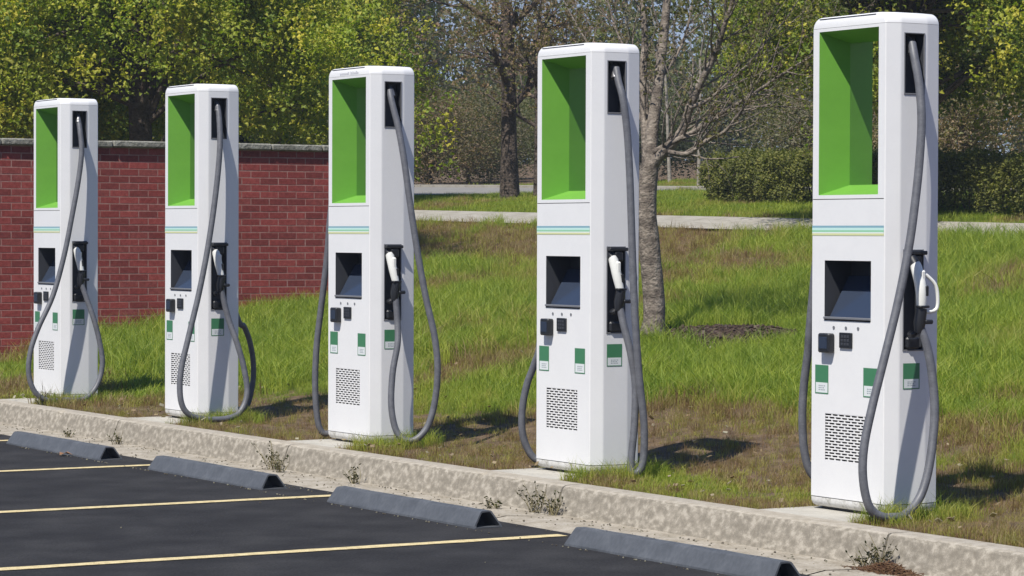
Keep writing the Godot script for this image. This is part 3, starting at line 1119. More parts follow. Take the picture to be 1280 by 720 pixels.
func scatter(called: String, mesh: Mesh, mat: Material, parent: Node, xf: Array, cols: Array) -> MultiMeshInstance3D:
	var mm := MultiMesh.new()
	mm.transform_format = MultiMesh.TRANSFORM_3D
	mm.use_colors = true
	mm.mesh = mesh
	mm.instance_count = xf.size()
	for i in xf.size():
		mm.set_instance_transform(i, xf[i])
		mm.set_instance_color(i, cols[i])
	var o := MultiMeshInstance3D.new()
	o.multimesh = mm
	o.material_override = mat
	o.name = numbered(called) if parent == self else called
	parent.add_child(o, true)
	o.set_meta("kind", "stuff")
	return o

func rand_basis(r: RandomNumberGenerator, s: float) -> Basis:
	return Basis.from_euler(V(r.randf_range(-.5, .5), r.randf() * TAU, r.randf_range(-.5, .5))).scaled(Vector3.ONE * s)

func pick(r: RandomNumberGenerator, pal: Array) -> Color:
	var a: Color = pal[r.randi() % pal.size()]
	var b: Color = pal[r.randi() % pal.size()]
	return a.lerp(b, r.randf() * .6)

# a leafy tree: trunk with limbs into each clump of leaves, the clumps spread through the crown
# o: sd, th (trunk height), tr (trunk radius), c (crown centre above base), rad (Vector3), clumps, per, cr (clump radius), leaf mesh, pal
func leafy(called: String, at: Vector3, o: Dictionary, label: String, cat: String, group: String):
	var r := RandomNumberGenerator.new()
	r.seed = o.sd
	var t := base(called, at)
	tag(t, label, cat, group)
	var st := new_st()
	var lean := V(r.randf_range(-.1, .1), 0, r.randf_range(-.1, .1))
	var tp := []
	var tr := []
	var th: float = o.th
	for k in 7:
		var f := k / 6.0
		tp.append(V(0, -.15, 0) + lean * f * th + V(r.randfn(0, .02), f * (th + .15), r.randfn(0, .02)))
		tr.append(o.tr * (1.35 - .35 * min(1.0, f * 5)) * lerp(1.0, .6, f))
	tube(st, spline(tp, 3), interp(tr, 3), 12)
	var xf := []
	var cols := []
	var rad: Vector3 = o.rad
	var clumps := []
	for k in o.clumps:
		var d := V(r.randfn(0, 1), r.randfn(0, 1), r.randfn(0, 1)).normalized()
		var s := pow(r.randf(), .45)
		var cp := V(0, o.c, 0) + V(d.x * rad.x, d.y * rad.y, d.z * rad.z) * s
		if o.get("cone", false):
			var ht := pow(r.randf(), 1.15)
			var an := r.randf() * TAU
			var rr := (1.0 - .72 * ht) * sqrt(r.randf_range(.25, 1.0))
			cp = V(cos(an) * rad.x * rr, o.c - rad.y + 2.0 * rad.y * ht, sin(an) * rad.z * rr)
		if o.get("clear", false) and V(cp.x, 0, cp.z).dot(V(.86, 0, .51)) > -.3 and abs(V(cp.x, 0, cp.z).dot(V(.51, 0, -.86)) - .05) < .38 and r.randf() < .94: continue
		clumps.append(cp)
	for p in clumps:
		if p.y < .3: p.y = .3 + r.randf() * .3
		var f := r.randf_range(.35, 1.0)
		var a: Vector3 = V(0, -.15, 0) + lean * f * th + V(0, f * th, 0)
		if r.randf() < o.get("limbs", .6):
			var m: Vector3 = a.lerp(p, .5) + V(r.randfn(0, .15), .2, r.randfn(0, .15))
			var rr: float = o.tr * r.randf_range(.12, .3)
			tube(st, spline([a, m, p], 3), interp([rr, rr * .7, rr * .3], 3), 6)
		var cr: float = o.cr * r.randf_range(.7, 1.3)
		var tone := r.randf_range(.82, 1.15)
		for k in o.per:
			var d := V(r.randfn(0, .5), r.randfn(0, .38), r.randfn(0, .5)) * cr
			xf.append(Transform3D(rand_basis(r, r.randf_range(.75, 1.25)), p + d))
			var c: Color = pick(r, o.pal)
			cols.append(Color(c.r * tone, c.g * tone, c.b * tone))
	build(st, "trunk", o.bark, t)
	scatter("crown", o.leaf, M.leaf, t, xf, cols)
	return t

func interp(a: Array, per: int) -> Array:
	var out := []
	for i in a.size() - 1:
		for k in per: out.append(lerp(a[i], a[i + 1], float(k) / per))
	out.append(a[-1])
	return out

# bare branching: adds tubes, collects twig ends
func branch(st: SurfaceTool, r: RandomNumberGenerator, p: Vector3, d: Vector3, L: float, rad: float, lvl: int, ends: Array, split := 3):
	var pts := [p]
	var rr := [rad]
	var q := p
	var dd := d
	for k in 3:
		dd = (dd + V(r.randfn(0, .16), r.randfn(.04, .10), r.randfn(0, .16))).normalized()
		q = q + dd * L / 3
		pts.append(q)
		rr.append(rad * (1.0 - .18 * (k + 1)))
	tube(st, pts, rr, 6 if lvl > 1 else 3, false)
	if lvl <= 1: ends.append(pts[2])
	ends.append(q)
	if lvl == 0: return
	for k in split:
		var a := r.randf() * TAU
		var s := dd.cross(V(cos(a), .3, sin(a))).normalized()
		var nd := (dd + s * r.randf_range(.45, 1.0) + V(0, .12, 0)).normalized()
		var i := r.randi_range(1, 3)
		branch(st, r, pts[i], nd, L * r.randf_range(.62, .82), rr[i] * r.randf_range(.5, .7), lvl - 1, ends, split)

func bare_tree(called: String, at: Vector3, sd: int, th: float, rad: float, lvl: int, L: float, label: String, group: String, bark: Material, pal: Array, bud: Mesh, buds := 1, split := 3):
	var r := RandomNumberGenerator.new()
	r.seed = sd
	var t := base(called, at)
	tag(t, label, "tree", group)
	var st := new_st()
	var lean := V(r.randf_range(-.06, .06), 1, r.randf_range(-.06, .06)).normalized()
	var tp := [V(0, -.15, 0), lean * th * .3, lean * th * .65 + V(.02, 0, 0), lean * th]
	tube(st, spline(tp, 3), interp([rad * 1.5, rad * 1.05, rad * .95, rad * .85], 3), 10)
	var ends := []
	for k in 6:
		var a := TAU * k / 6.0 + r.randf_range(-.4, .4)
		var f := r.randf_range(.45, 1.0)
		branch(st, r, lean * th * f, V(cos(a), r.randf_range(.4, 1.2), sin(a)).normalized(), L * r.randf_range(.8, 1.1), rad * .5, lvl, ends, split)
	branch(st, r, lean * th, lean, L, rad * .8, lvl, ends, split)
	build(st, "trunk", bark, t)
	var xf := []
	var cols := []
	for e in ends:
		if r.randf() < .4: continue
		for k in buds:
			xf.append(Transform3D(rand_basis(r, r.randf_range(.6, 1.3)), e + V(r.randfn(0, .1), r.randfn(0, .1), r.randfn(0, .1))))
			cols.append(pick(r, pal))
	scatter("crown", bud, M.leaf, t, xf, cols)
	return t

func make_green_trees():
	var leaf := leaf_bunch(1, 26, .17, .058, 1.4)
	var pal := [Color(.50, .48, .05), Color(.38, .42, .045), Color(.25, .33, .035), Color(.58, .50, .06), Color(.32, .36, .04), Color(.17, .24, .03)]
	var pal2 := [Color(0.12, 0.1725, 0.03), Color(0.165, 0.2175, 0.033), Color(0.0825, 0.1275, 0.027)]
	leafy("leafy_tree", V(-22.24, .76, -5.79), {sd = 101, limbs = .12, clear = true, cone = true, th = 4.2, tr = .18, c = 4.0, rad = V(3.4, 2.1, 3.2), clumps = 190, per = 32, cr = .66, leaf = leaf, pal = pal, bark = M.bark_dark}, "dark trunked tree with golden green spring leaves behind brick wall", "tree", "leafy trees behind the brick wall")
	leafy("leafy_tree", V(-26.4, .80, -4.6), {sd = 102, cone = true, th = 3.6, tr = .14, c = 4.0, rad = V(3.3, 2.2, 3.2), clumps = 180, per = 32, cr = .66, leaf = leaf, pal = pal, bark = M.bark_dark}, "golden green leafy tree behind the wall's outer end", "tree", "leafy trees behind the brick wall")
	leafy("leafy_tree", V(-31.8, 1.77, -12.4), {sd = 103, cone = true, th = 3.4, tr = .11, c = 4.1, rad = V(2.7, 2.0, 2.2), clumps = 135, per = 32, cr = .62, leaf = leaf, pal = pal, bark = M.bark_dark}, "bright green leafy tree above the wall's inner end, behind middle post", "tree", "leafy trees behind the brick wall")
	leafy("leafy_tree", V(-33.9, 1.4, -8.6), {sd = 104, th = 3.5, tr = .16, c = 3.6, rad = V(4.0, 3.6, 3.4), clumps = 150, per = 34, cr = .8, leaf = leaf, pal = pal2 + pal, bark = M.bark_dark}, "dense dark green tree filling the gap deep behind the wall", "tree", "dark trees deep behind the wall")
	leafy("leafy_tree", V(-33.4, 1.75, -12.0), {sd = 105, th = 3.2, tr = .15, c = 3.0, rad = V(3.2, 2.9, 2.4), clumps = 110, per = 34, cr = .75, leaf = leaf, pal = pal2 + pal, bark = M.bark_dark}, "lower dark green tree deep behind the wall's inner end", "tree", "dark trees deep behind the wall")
	# broad tree over the hedge: its trunk stands behind the nearest post
	leafy("leafy_tree", V(-15.98, 1.57, -13.06), {sd = 111, limbs = .3, cone = true, th = 3.2, tr = .15, c = 3.9, rad = V(3.1, 2.2, 2.1), clumps = 165, per = 34, cr = .6, leaf = leaf, pal = pal + [Color(.08, .10, .02), Color(.06, .075, .02)], bark = M.bark_dark}, "broad yellow green tree overhanging the shaded hedge behind post with looped handle", "tree", "")
	leafy("leafy_tree", V(-37.37, 2.62, -27.27), {sd = 112, th = 5.0, tr = .16, c = 5.8, rad = V(3.4, 3.3, 3.0), clumps = 70, per = 26, cr = .75, leaf = leaf, pal = pal, bark = M.bark_dark}, "thin crowned yellow green tree far behind the sunlit hedge", "tree", "")
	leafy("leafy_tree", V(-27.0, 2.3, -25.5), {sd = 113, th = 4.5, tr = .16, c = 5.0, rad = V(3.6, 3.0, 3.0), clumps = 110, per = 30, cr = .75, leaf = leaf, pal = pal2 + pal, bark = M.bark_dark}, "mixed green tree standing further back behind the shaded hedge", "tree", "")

func make_hedges():
	var leaf := leaf_bunch(2, 16, .075, .035, 1.5)
	var A := V(-23.45, 0, -15.5)
	var B := V(-20.2, 0, -15.0)
	var D := V(-13.4, 0, -13.55)
	var hedge_pal := [Color(.215, .225, .040), Color(.165, .185, .034), Color(.27, .265, .05), Color(.115, .13, .03)]
	var ends := [[A, B, hedge_pal, "olive green clipped hedge in full sun beside the concrete path", 2600], [B + V(.25, 0, .04), D, hedge_pal, "clipped hedge in deep tree shade beyond the path behind post with looped handle", 3600]]
	var k := 0
	for h in ends:
		var r := RandomNumberGenerator.new()
		r.seed = 200 + k
		var t := base("hedge", V((h[0].x + h[1].x) / 2, 0, (h[0].z + h[1].z) / 2))
		tag(t, h[3], "hedge", "clipped hedges beyond the path")
		var nz := FastNoiseLite.new()
		nz.seed = 5 + k
		nz.frequency = .9
		var xf := []
		var cols := []
		var st := new_st()
		var u: Vector3 = (h[1] - h[0]).normalized()
		var w := u.cross(Vector3.UP)
		var L: float = h[0].distance_to(h[1])
		for i in h[4]:
			var s := r.randf() * L
			var c := r.randf_range(-1, 1)
			var v := pow(r.randf(), .7)
			var e := V(0, 0, 0)
			var face_pick := r.randf()
			if face_pick < .45: c = 1.0 - pow(r.randf(), 2) * .5
			elif face_pick < .8: v = 1.0 - pow(r.randf(), 2) * .25
			var bulge := 1.0 + nz.get_noise_2d(s * 1.3, c * 2 + v * 2) * .28
			var rnd := sqrt(max(0.0, 1.0 - pow(abs(v * 2 - 1), 5.0))) * .25 + .75
			var p: Vector3 = h[0] + u * (s + (0.0 if s > .3 else .15)) + w * c * .42 * bulge * rnd
			p.y = hgt(p.x, p.z) + .04 + v * .62 * bulge
			xf.append(Transform3D(rand_basis(r, r.randf_range(.8, 1.3)), p - t.position))
			cols.append(pick(r, h[2]))
		var n := int(L / .45)
		for i in n:
			var p: Vector3 = h[0] + u * (i + .5) * .45
			p.y = hgt(p.x, p.z) - .1
			for j in 3:
				tube(st, [p - t.position, p - t.position + V(r.randfn(0, .12), .62, r.randfn(0, .12))], [.018, .008], 5)
		build(st, "stems", M.bark_dark, t)
		scatter("foliage", leaf, M.leaf, t, xf, cols)
		k += 1

const YOUNG := [
	[[Vector3(-9.284, 0.461, -4.815), Vector3(-9.279, 0.757, -4.835), Vector3(-9.309, 1.273, -4.803), Vector3(-9.329, 1.618, -4.782), Vector3(-9.322, 1.997, -4.808)], 0.1, 0.078],
	[[Vector3(-9.322, 1.976, -4.808), Vector3(-9.352, 2.274, -4.851), Vector3(-9.370, 2.621, -4.919), Vector3(-9.391, 3.004, -4.981), Vector3(-9.413, 3.423, -5.044), Vector3(-9.436, 3.913, -5.107), Vector3(-9.476, 4.544, -5.147), Vector3(-9.496, 5.247, -5.224)], 0.062, 0.012],
	[[Vector3(-9.328, 1.928, -4.796), Vector3(-9.429, 2.310, -4.836), Vector3(-9.531, 2.731, -4.876), Vector3(-9.615, 3.154, -4.946), Vector3(-9.729, 3.651, -4.969), Vector3(-9.838, 4.293, -5.004)], 0.05, 0.015],
	[[Vector3(-9.322, 1.962, -4.808), Vector3(-9.211, 2.099, -4.882), Vector3(-9.087, 2.269, -4.979), Vector3(-9.005, 2.472, -5.005), Vector3(-8.914, 2.674, -5.049), Vector3(-8.822, 2.841, -5.091), Vector3(-8.741, 3.008, -5.116), Vector3(-8.667, 3.173, -5.130), Vector3(-8.586, 3.351, -5.154), Vector3(-8.501, 3.636, -5.191), Vector3(-8.401, 4.034, -5.257)], 0.05, 0.01],
	[[Vector3(-9.320, 2.086, -4.814), Vector3(-9.133, 2.180, -4.912), Vector3(-8.937, 2.279, -5.025), Vector3(-8.742, 2.411, -5.137), Vector3(-8.565, 2.509, -5.218), Vector3(-8.355, 2.659, -5.356), Vector3(-8.162, 2.788, -5.463), Vector3(-7.988, 2.882, -5.539), Vector3(-7.782, 3.074, -5.672)], 0.028, 0.006],
	[[Vector3(-9.073, 2.095, -4.839), Vector3(-8.906, 2.079, -4.923), Vector3(-8.756, 2.171, -4.983), Vector3(-8.588, 2.256, -5.071), Vector3(-8.457, 2.367, -5.101), Vector3(-8.336, 2.484, -5.113), Vector3(-8.213, 2.646, -5.130), Vector3(-8.067, 2.873, -5.187)], 0.022, 0.005],
	[[Vector3(-8.906, 2.467, -4.937), Vector3(-8.841, 2.536, -5.081), Vector3(-8.787, 2.653, -5.209), Vector3(-8.699, 2.845, -5.395), Vector3(-8.629, 3.052, -5.553), Vector3(-8.559, 3.258, -5.711), Vector3(-8.490, 3.533, -5.869)], 0.018, 0.004],
	[[Vector3(-9.376, 2.726, -4.940), Vector3(-9.409, 2.941, -5.136), Vector3(-9.470, 3.159, -5.286), Vector3(-9.550, 3.449, -5.407), Vector3(-9.609, 3.813, -5.565)], 0.02, 0.005],
	[[Vector3(-9.387, 2.553, -4.915), Vector3(-9.504, 2.762, -4.825), Vector3(-9.621, 3.008, -4.735), Vector3(-9.722, 3.289, -4.674), Vector3(-9.825, 3.711, -4.615)], 0.022, 0.005],
	[[Vector3(-9.403, 2.241, -4.877), Vector3(-9.610, 2.524, -4.813), Vector3(-9.803, 2.740, -4.771), Vector3(-10.015, 2.958, -4.698), Vector3(-10.229, 3.249, -4.623), Vector3(-10.426, 3.543, -4.578)], 0.022, 0.005],
]

func make_young_tree():
	var r := RandomNumberGenerator.new()
	r.seed = 77
	var org := V(-9.30, .47, -4.82)
	var t := base("young_tree", org)
	tag(t, "slender grey barked tree with forked limbs and sparse new leaves beside mulch ring", "tree")
	var st := new_st()
	var ends := []
	for b in YOUNG:
		var p := []
		for q in b[0]: p.append(q - org)
		var s := spline(p, 4)
		var rr := []
		for i in s.size(): rr.append(lerp(b[1], b[2], float(i) / (s.size() - 1)) * r.randf_range(.96, 1.05))
		if b[1] > .09: rr[0] = .15; rr[1] = .125; rr[2] = .11
		tube(st, s, rr, 12 if b[1] > .04 else 7)
		if b[1] > .09: continue
		for k in range(3, s.size()):
			if r.randf() < .35: continue
			var d: Vector3 = (s[k] - s[k - 1]).normalized()
			var a := r.randf() * TAU
			var nd: Vector3 = (d + d.cross(V(cos(a), .3, sin(a))).normalized() * r.randf_range(.4, 1.0)).normalized()
			branch(st, r, s[k], nd, r.randf_range(.28, .6), min(rr[k] * .55, .011), 2, ends, 2)
	build(st, "trunk", M.bark, t)
	var leaf := leaf_bunch(3, 6, .06, .04, 1.7)
	var xf := []
	var cols := []
	for e in ends:
		if r.randf() < .5: continue
		xf.append(Transform3D(rand_basis(r, r.randf_range(.7, 1.3)), e))
		cols.append(pick(r, [Color(.17, .18, .03), Color(.13, .14, .03), Color(.20, .17, .06), Color(.12, .08, .05)]))
	scatter("crown", leaf, M.leaf, t, xf, cols)
	# mulch ring round its foot
	st = new_st()
	var n := 40
	var c := V(-8.55, 0, -4.98)
	var pr := []
	for k in 4:
		var ring := []
		for i in n:
			var a := TAU * i / n
			var rad := (k / 3.0) * (.86 + .12 * sin(a * 3 + 1) + .05 * sin(a * 7))
			var x := c.x + cos(a) * rad * 1.05
			var z := c.z + sin(a) * rad * .62
			ring.append(V(x, hgt(x, z) + [.085, .075, .05, -.02][k], z))
		pr.append(ring)
	for k in 3:
		for i in n:
			var j := (i + 1) % n
			quad(st, pr[k][j], pr[k][i], pr[k + 1][i], pr[k + 1][j])
	var o := build(st, "mulch_bed", M.mulch, self)
	tag(o, "", "", "", "structure")
	var chip := new_st()
	cbox(chip, Vector3.ZERO, V(.05, .008, .018), .001)
	var cm := chip.commit()
	xf = []; cols = []
	for i in 900:
		var a := r.randf() * TAU
		var rad := sqrt(r.randf()) * .85
		var x := c.x + cos(a) * rad * 1.05
		var z := c.z + sin(a) * rad * .62
		xf.append(Transform3D(Basis.from_euler(V(r.randfn(0, .4), r.randf() * TAU, r.randfn(0, .4))).scaled(Vector3.ONE * r.randf_range(.6, 1.4)), V(x, hgt(x, z) + lerp(.088, .05, rad), z)))
		cols.append(pick(r, [Color(.10, .06, .04), Color(.05, .03, .022), Color(.17, .12, .085)]))
	var ch := scatter("bark_chips", cm, M.leaf, self, xf, cols)
	tag(ch, "brown bark chips strewn over the mulch ring by the tree", "bark chips")

func make_plants_far():
	var bud := leaf_bunch(6, 7, .10, .045, 1.6)
	var pal_bud := [Color(0.312, 0.204, 0.144), Color(0.24, 0.18, 0.108), Color(0.216, 0.216, 0.072), Color(0.36, 0.24, 0.168)]
	bare_tree("budding_tree", V(-29.26, 1.93, -15.29), 301, 3.0, .125, 4, 1.15, "stout dark trunk of a budding tree between path and road", "budding trees by the road", M.bark_dark, pal_bud, bud, 1)
	bare_tree("budding_tree", V(-28.75, 1.93, -15.55), 302, 2.2, .075, 4, 1.0, "thinner forked budding tree next to the stout dark trunk", "budding trees by the road", M.bark_dark, pal_bud, bud, 1)
	bare_tree("budding_tree", V(-38.2, 2.3, -21.6), 303, 2.6, .10, 4, 1.2, "budding tree beyond the road, behind the stout trunk", "budding trees by the road", M.bark_dark, pal_bud, bud, 1)
	bare_tree("pale_sapling", V(-31.9, 2.2, -20.9), 311, 2.4, .03, 2, .8, "thin pale bare sapling beyond the road, beside the sunlit hedge", "pale saplings beyond the road", M.bark_pale, pal_bud, bud, 1, 2)
	bare_tree("pale_sapling", V(-35.5, 2.3, -22.7), 312, 2.8, .03, 2, .8, "thin pale bare sapling beyond the road, seen past the young tree's trunk", "pale saplings beyond the road", M.bark_pale, pal_bud, bud, 1, 2)
	# brown scrub bank beyond the road
	var scrub := leaf_bunch(7, 16, .22, .07, 2.2)
	var names := ["russet brown scrub bush beyond the road behind middle post", "grey brown scrub bush beyond the road, by the stout trunk", "olive brown scrub bush beyond the road between two posts", "pale brown scrub bush behind the sunlit hedge", "tan scrub bush behind the shaded hedge", "grey green scrub bush past the young tree's trunk", "dull green scrub bush at the road's far bend"]
	var bp := [V(-41.5, 2.38, -20.6), V(-43.6, 2.5, -22.7), V(-45.8, 2.65, -25.2), V(-30.5, 2.25, -22.6), V(-24.6, 2.15, -21.0), V(-38.5, 2.5, -24.2), V(-44.5, 2.4, -18.6)]
	var pals := [[Color(0.2912, 0.1904, 0.112), Color(0.2016, 0.1456, 0.0896), Color(0.1792, 0.1792, 0.0784)], [Color(0.224, 0.1792, 0.1232), Color(0.1568, 0.1344, 0.0896), Color(0.1344, 0.1568, 0.0672)], [Color(0.224, 0.2016, 0.1008), Color(0.1568, 0.168, 0.0672)], [Color(0.336, 0.2688, 0.1904), Color(0.224, 0.1904, 0.1344), Color(0.2016, 0.2128, 0.112)], [Color(0.448, 0.3136, 0.2016), Color(0.3136, 0.224, 0.1568), Color(0.2464, 0.2464, 0.112)], [Color(0.1792, 0.1904, 0.1344), Color(0.1344, 0.1568, 0.1008), Color(0.224, 0.224, 0.1568)], [Color(0.1568, 0.168, 0.0896), Color(0.2016, 0.1568, 0.1008)]]
	for i in bp.size():
		leafy("scrub_bush", bp[i], {sd = 400 + i, th = .9, tr = .05, c = 1.05, rad = V(1.9, 1.0, 1.3), clumps = 50, per = 26, cr = .5, leaf = scrub, pal = pals[i], bark = M.bark_dark}, names[i], "bush", "scrub bushes beyond the road")
	# far wood line
	var far := leaf_bunch(8, 16, .5, .2, 1.7)
	var r := RandomNumberGenerator.new()
	r.seed = 9
	var xf := []
	var cols := []
	var st := new_st()
	var pal := [Color(.12, .15, .04), Color(.16, .17, .05), Color(.19, .14, .08), Color(.09, .12, .03), Color(.17, .19, .05)]
	for k in 46:
		var px := -500.0 + 2300.0 * k / 45.0 + r.randf_range(-20, 20)
		var dist := r.randf_range(88, 122)
		var p := CAM + (FW + RT * (px - 640) / FOCAL) * dist
		p.y = hgt(p.x, p.z)
		var H := r.randf_range(6.0, 9.0)
		if px > 520 and px < 760: H = r.randf_range(3.0, 4.4)
		if px > 800 and px < 930: H = r.randf_range(2.6, 3.8)
		tube(st, [p + V(0, -.5, 0), p + V(r.randfn(0, .2), H * .8, r.randfn(0, .2))], [.16, .05], 6)
		var tone := r.randf_range(.75, 1.25)
		for i in 400:
			var d := V(r.randfn(0, .42), r.randfn(0, .42), r.randfn(0, .42))
			xf.append(Transform3D(rand_basis(r, r.randf_range(.7, 1.3)), p + V(d.x * 3.2, max(.2, H * .55 + d.y * H * .62), d.z * 3.2)))
			var c := pick(r, pal)
			cols.append(Color(c.r * tone, c.g * tone, c.b * tone))
	var wood := Node3D.new()
	wood.name = "far_wood"
	add_child(wood)
	tag(wood, "grey green belt of distant woodland closing off the lawn", "woodland", "", "stuff")
	build(st, "trunks", M.bark_pale, wood).set_meta("kind", "stuff")
	scatter("foliage", far, M.leaf, wood, xf, cols)

# tuft of bent blades
func tuft(sd: int, count: int, spread: float, h0: float, h1: float, w: float, bend: float) -> ArrayMesh:
	var r := RandomNumberGenerator.new()
	r.seed = sd
	var st := new_st()
	for k in count:
		var a := r.randf() * TAU
		var p := V(r.randfn(0, .5), 0, r.randfn(0, .5)) * spread
		var h := r.randf_range(h0, h1)
		var lean := V(cos(a), 0, sin(a)) * h * r.randf_range(.1, bend)
		var a2 := r.randf() * TAU
		var s := V(cos(a2), 0, sin(a2)) * w * r.randf_range(.7, 1.2)
		var f := r.randf_range(.75, 1.25)
		var col := Color(f, f, f * r.randf_range(.8, 1.1))
		var p1 := p + V(0, h * .55, 0) + lean * .3
		var p2 := p + V(0, h * .95, 0) + lean
		var L := [p - s * .5 - V(0, .02, 0), p + s * .5 - V(0, .02, 0), p1 + s * .42, p1 - s * .42]
		for tri in [[L[0], L[2], L[1]], [L[0], L[3], L[2]], [L[3], p2, L[2]]]:
			var n: Vector3 = (tri[2] - tri[0]).cross(tri[1] - tri[0]).normalized()
			for q in tri:
				st.set_normal(n); st.set_color(col); st.add_vertex(q)
	return st.commit()

func make_grass():
	var r := RandomNumberGenerator.new()
	r.seed = 55
	var tall := tuft(1, 30, .085, .08, .21, .0046, .9)
	var short := tuft(2, 26, .085, .03, .085, .005, .9)
	var dry := tuft(3, 20, .08, .03, .12, .004, 1.3)
	var nz := FastNoiseLite.new()
	nz.seed = 14
	nz.frequency = .22
	nz.fractal_octaves = 3
	var nz2 := FastNoiseLite.new()
	nz2.seed = 15
	nz2.frequency = .9
	nz2.fractal_octaves = 2
	var X := [[], [], []]
	var K := [[], [], []]
	var green := [Color(.34, .42, .045), Color(.27, .36, .04), Color(.42, .46, .06), Color(.19, .28, .03)]
	var olive := [Color(.42, .40, .08), Color(.33, .34, .06), Color(.47, .43, .10)]
	var straw := [Color(.36, .235, .125), Color(.28, .165, .085), Color(.45, .34, .20), Color(.20, .115, .06)]
	var fwd := V(FW.x, 0, FW.z).normalized()
	var n := 0
	for i in 165000:
		var dist := sqrt(lerp(12.5 * 12.5, 58.0 * 58.0, pow(r.randf(), 1.45)))
		var px := r.randf_range(-260, 1540)
		var p := CAM + (fwd + RT * (px - 640) / FOCAL) * dist
		if p.z > .27: continue
		var q := -p.z
		if p.x < -15.95 and p.x > -16.4 and p.z > -5.7: continue
		if p.x < -16.4 and p.z > -5.3 and px < 420: continue
		if q > 11.6 and q < 12.8: continue
		if p.z > -.38:
			var u := fposmod(p.x + .30 + 1.35, 2.7) - 1.35
			if abs(u) < .345 and p.x > -12: continue
		var road_n: float = lerp(-14.8, -19.0, smoothstep(-36.0, -29.0, p.x))
		if p.x < -19.5 and p.z < road_n and p.z > -19.95: continue
		var mu := Vector2((p.x + 8.55) / .95, (p.z + 4.98) / .58)
		if mu.length() < 1.0: continue
		var a := nz.get_noise_2d(p.x, p.z)
		var b := nz2.get_noise_2d(p.x, p.z)
		# dryness: worn near the kerb and in patches
		var dryness := .72 - .74 * smoothstep(.7, 3.0, q) + a * 1.15 + b * .5
		for w in [[-21.2, -9.8, 4.6, 1.5, 2.0], [-14.2, -9.2, 1.9, .55, 1.0], [-2.4, -3.3, 1.3, .7, .8], [-4.9, -2.3, 1.6, .55, .6]]:   # worn brown patches: centre, half axes, strength
			dryness += w[4] * exp(-pow((p.x - w[0]) / w[2], 2.0) - pow((p.z - w[1]) / w[3], 2.0)) * (1.0 + b)
		if p.x < -10.5 and q < 6: dryness -= .35
		if q > 12.8: dryness -= .15
		var kind := 0
		if q > 12.8 or (q > 7 and dryness < .5 and r.randf() < .4): kind = 1
		elif dryness > r.randf_range(.15, .75): kind = 2
		elif q < 1.6 or dryness > r.randf_range(0, .6): kind = 1
		if dryness > .6 and r.randf() < .45: continue
		var c: Color
		if kind == 2: c = pick(r, straw + straw + olive)
		elif dryness > .3: c = pick(r, olive + straw)
		elif dryness > .05: c = pick(r, olive + green)
		else: c = pick(r, green)
		var s := (.62 + .75 * pow(r.randf(), 1.8)) * (1.0 + .4 * b)
		if p.x < -10 and q < 5: s *= 1.15
		else: s *= lerp(.55, 1.0, smoothstep(1.2, 3.2, q))      # tuft size: trodden short by the kerb
		p.y = bumpy(p.x, p.z) - .004
		X[kind].append(Transform3D(Basis(Vector3.UP, r.randf() * TAU).scaled(V(s, s * r.randf_range(.8, 1.2), s)), p))
		K[kind].append(c)
		n += 1
	# longer tufts hugging the posts and the back of the kerb
	for i in 5:
		var cx := -2.7 * (4 - i)
		for k in 70:
			var p := V(cx + .10 + abs(r.randfn(0, .13)), 0, r.randf_range(-.42, .24))
			if k % 4 == 0: p = V(cx + r.randf_range(-.72, .1), 0, -.40 - r.randf() * .1)
			var s := r.randf_range(.35, .75)
			p.y = -.012
			X[0].append(Transform3D(Basis(Vector3.UP, r.randf() * TAU).scaled(V(s, s * r.randf_range(.7, 1.2), s)), p))
			K[0].append(pick(r, green + olive))
	for k in 420:
		var p := V(r.randf_range(-13, 3), -.012, r.randf_range(.14, .275))
		var u := fposmod(p.x + .30 + 1.35, 2.7) - 1.35
		if abs(u) < .35: continue
		var s := r.randf_range(.4, .8)
		X[2].append(Transform3D(Basis(Vector3.UP, r.randf() * TAU).scaled(V(s, s, s)), p))
		K[2].append(pick(r, olive + straw))
	print("tufts ", n)
	tag(scatter("tall_grass", tall, M.blade, self, X[0], K[0]), "lush green uncut grass on the bank behind the posts", "grass")
	tag(scatter("short_grass", short, M.blade, self, X[1], K[1]), "short green turf round the posts and beyond the path", "grass")
	tag(scatter("dry_grass", dry, M.blade, self, X[2], K[2]), "straw brown dry grass in worn patches of the lawn", "grass")
	# seed heads and fallen litter
	var st := new_st()
	cbox(st, Vector3.ZERO, V(.03, .004, .02), .001)
	var xf := []
	var cols := []
	for i in 500:
		var p := V(r.randf_range(-12, 2.5), 0, -pow(r.randf(), 1.6) * 6.0 + .25)
		p.y = bumpy(p.x, p.z) + r.randf_range(.02, .06)
		xf.append(Transform3D(Basis.from_euler(V(r.randfn(0, .5), r.randf() * TAU, r.randfn(0, .5))).scaled(Vector3.ONE * r.randf_range(.4, 1.3)), p))
		cols.append(pick(r, [Color(.42, .33, .20), Color(.30, .20, .10), Color(.5, .45, .34)]))
	tag(scatter("leaf_litter", st.commit(), M.leaf, self, xf, cols), "small tan bits of dead leaf lying in the grass", "litter")

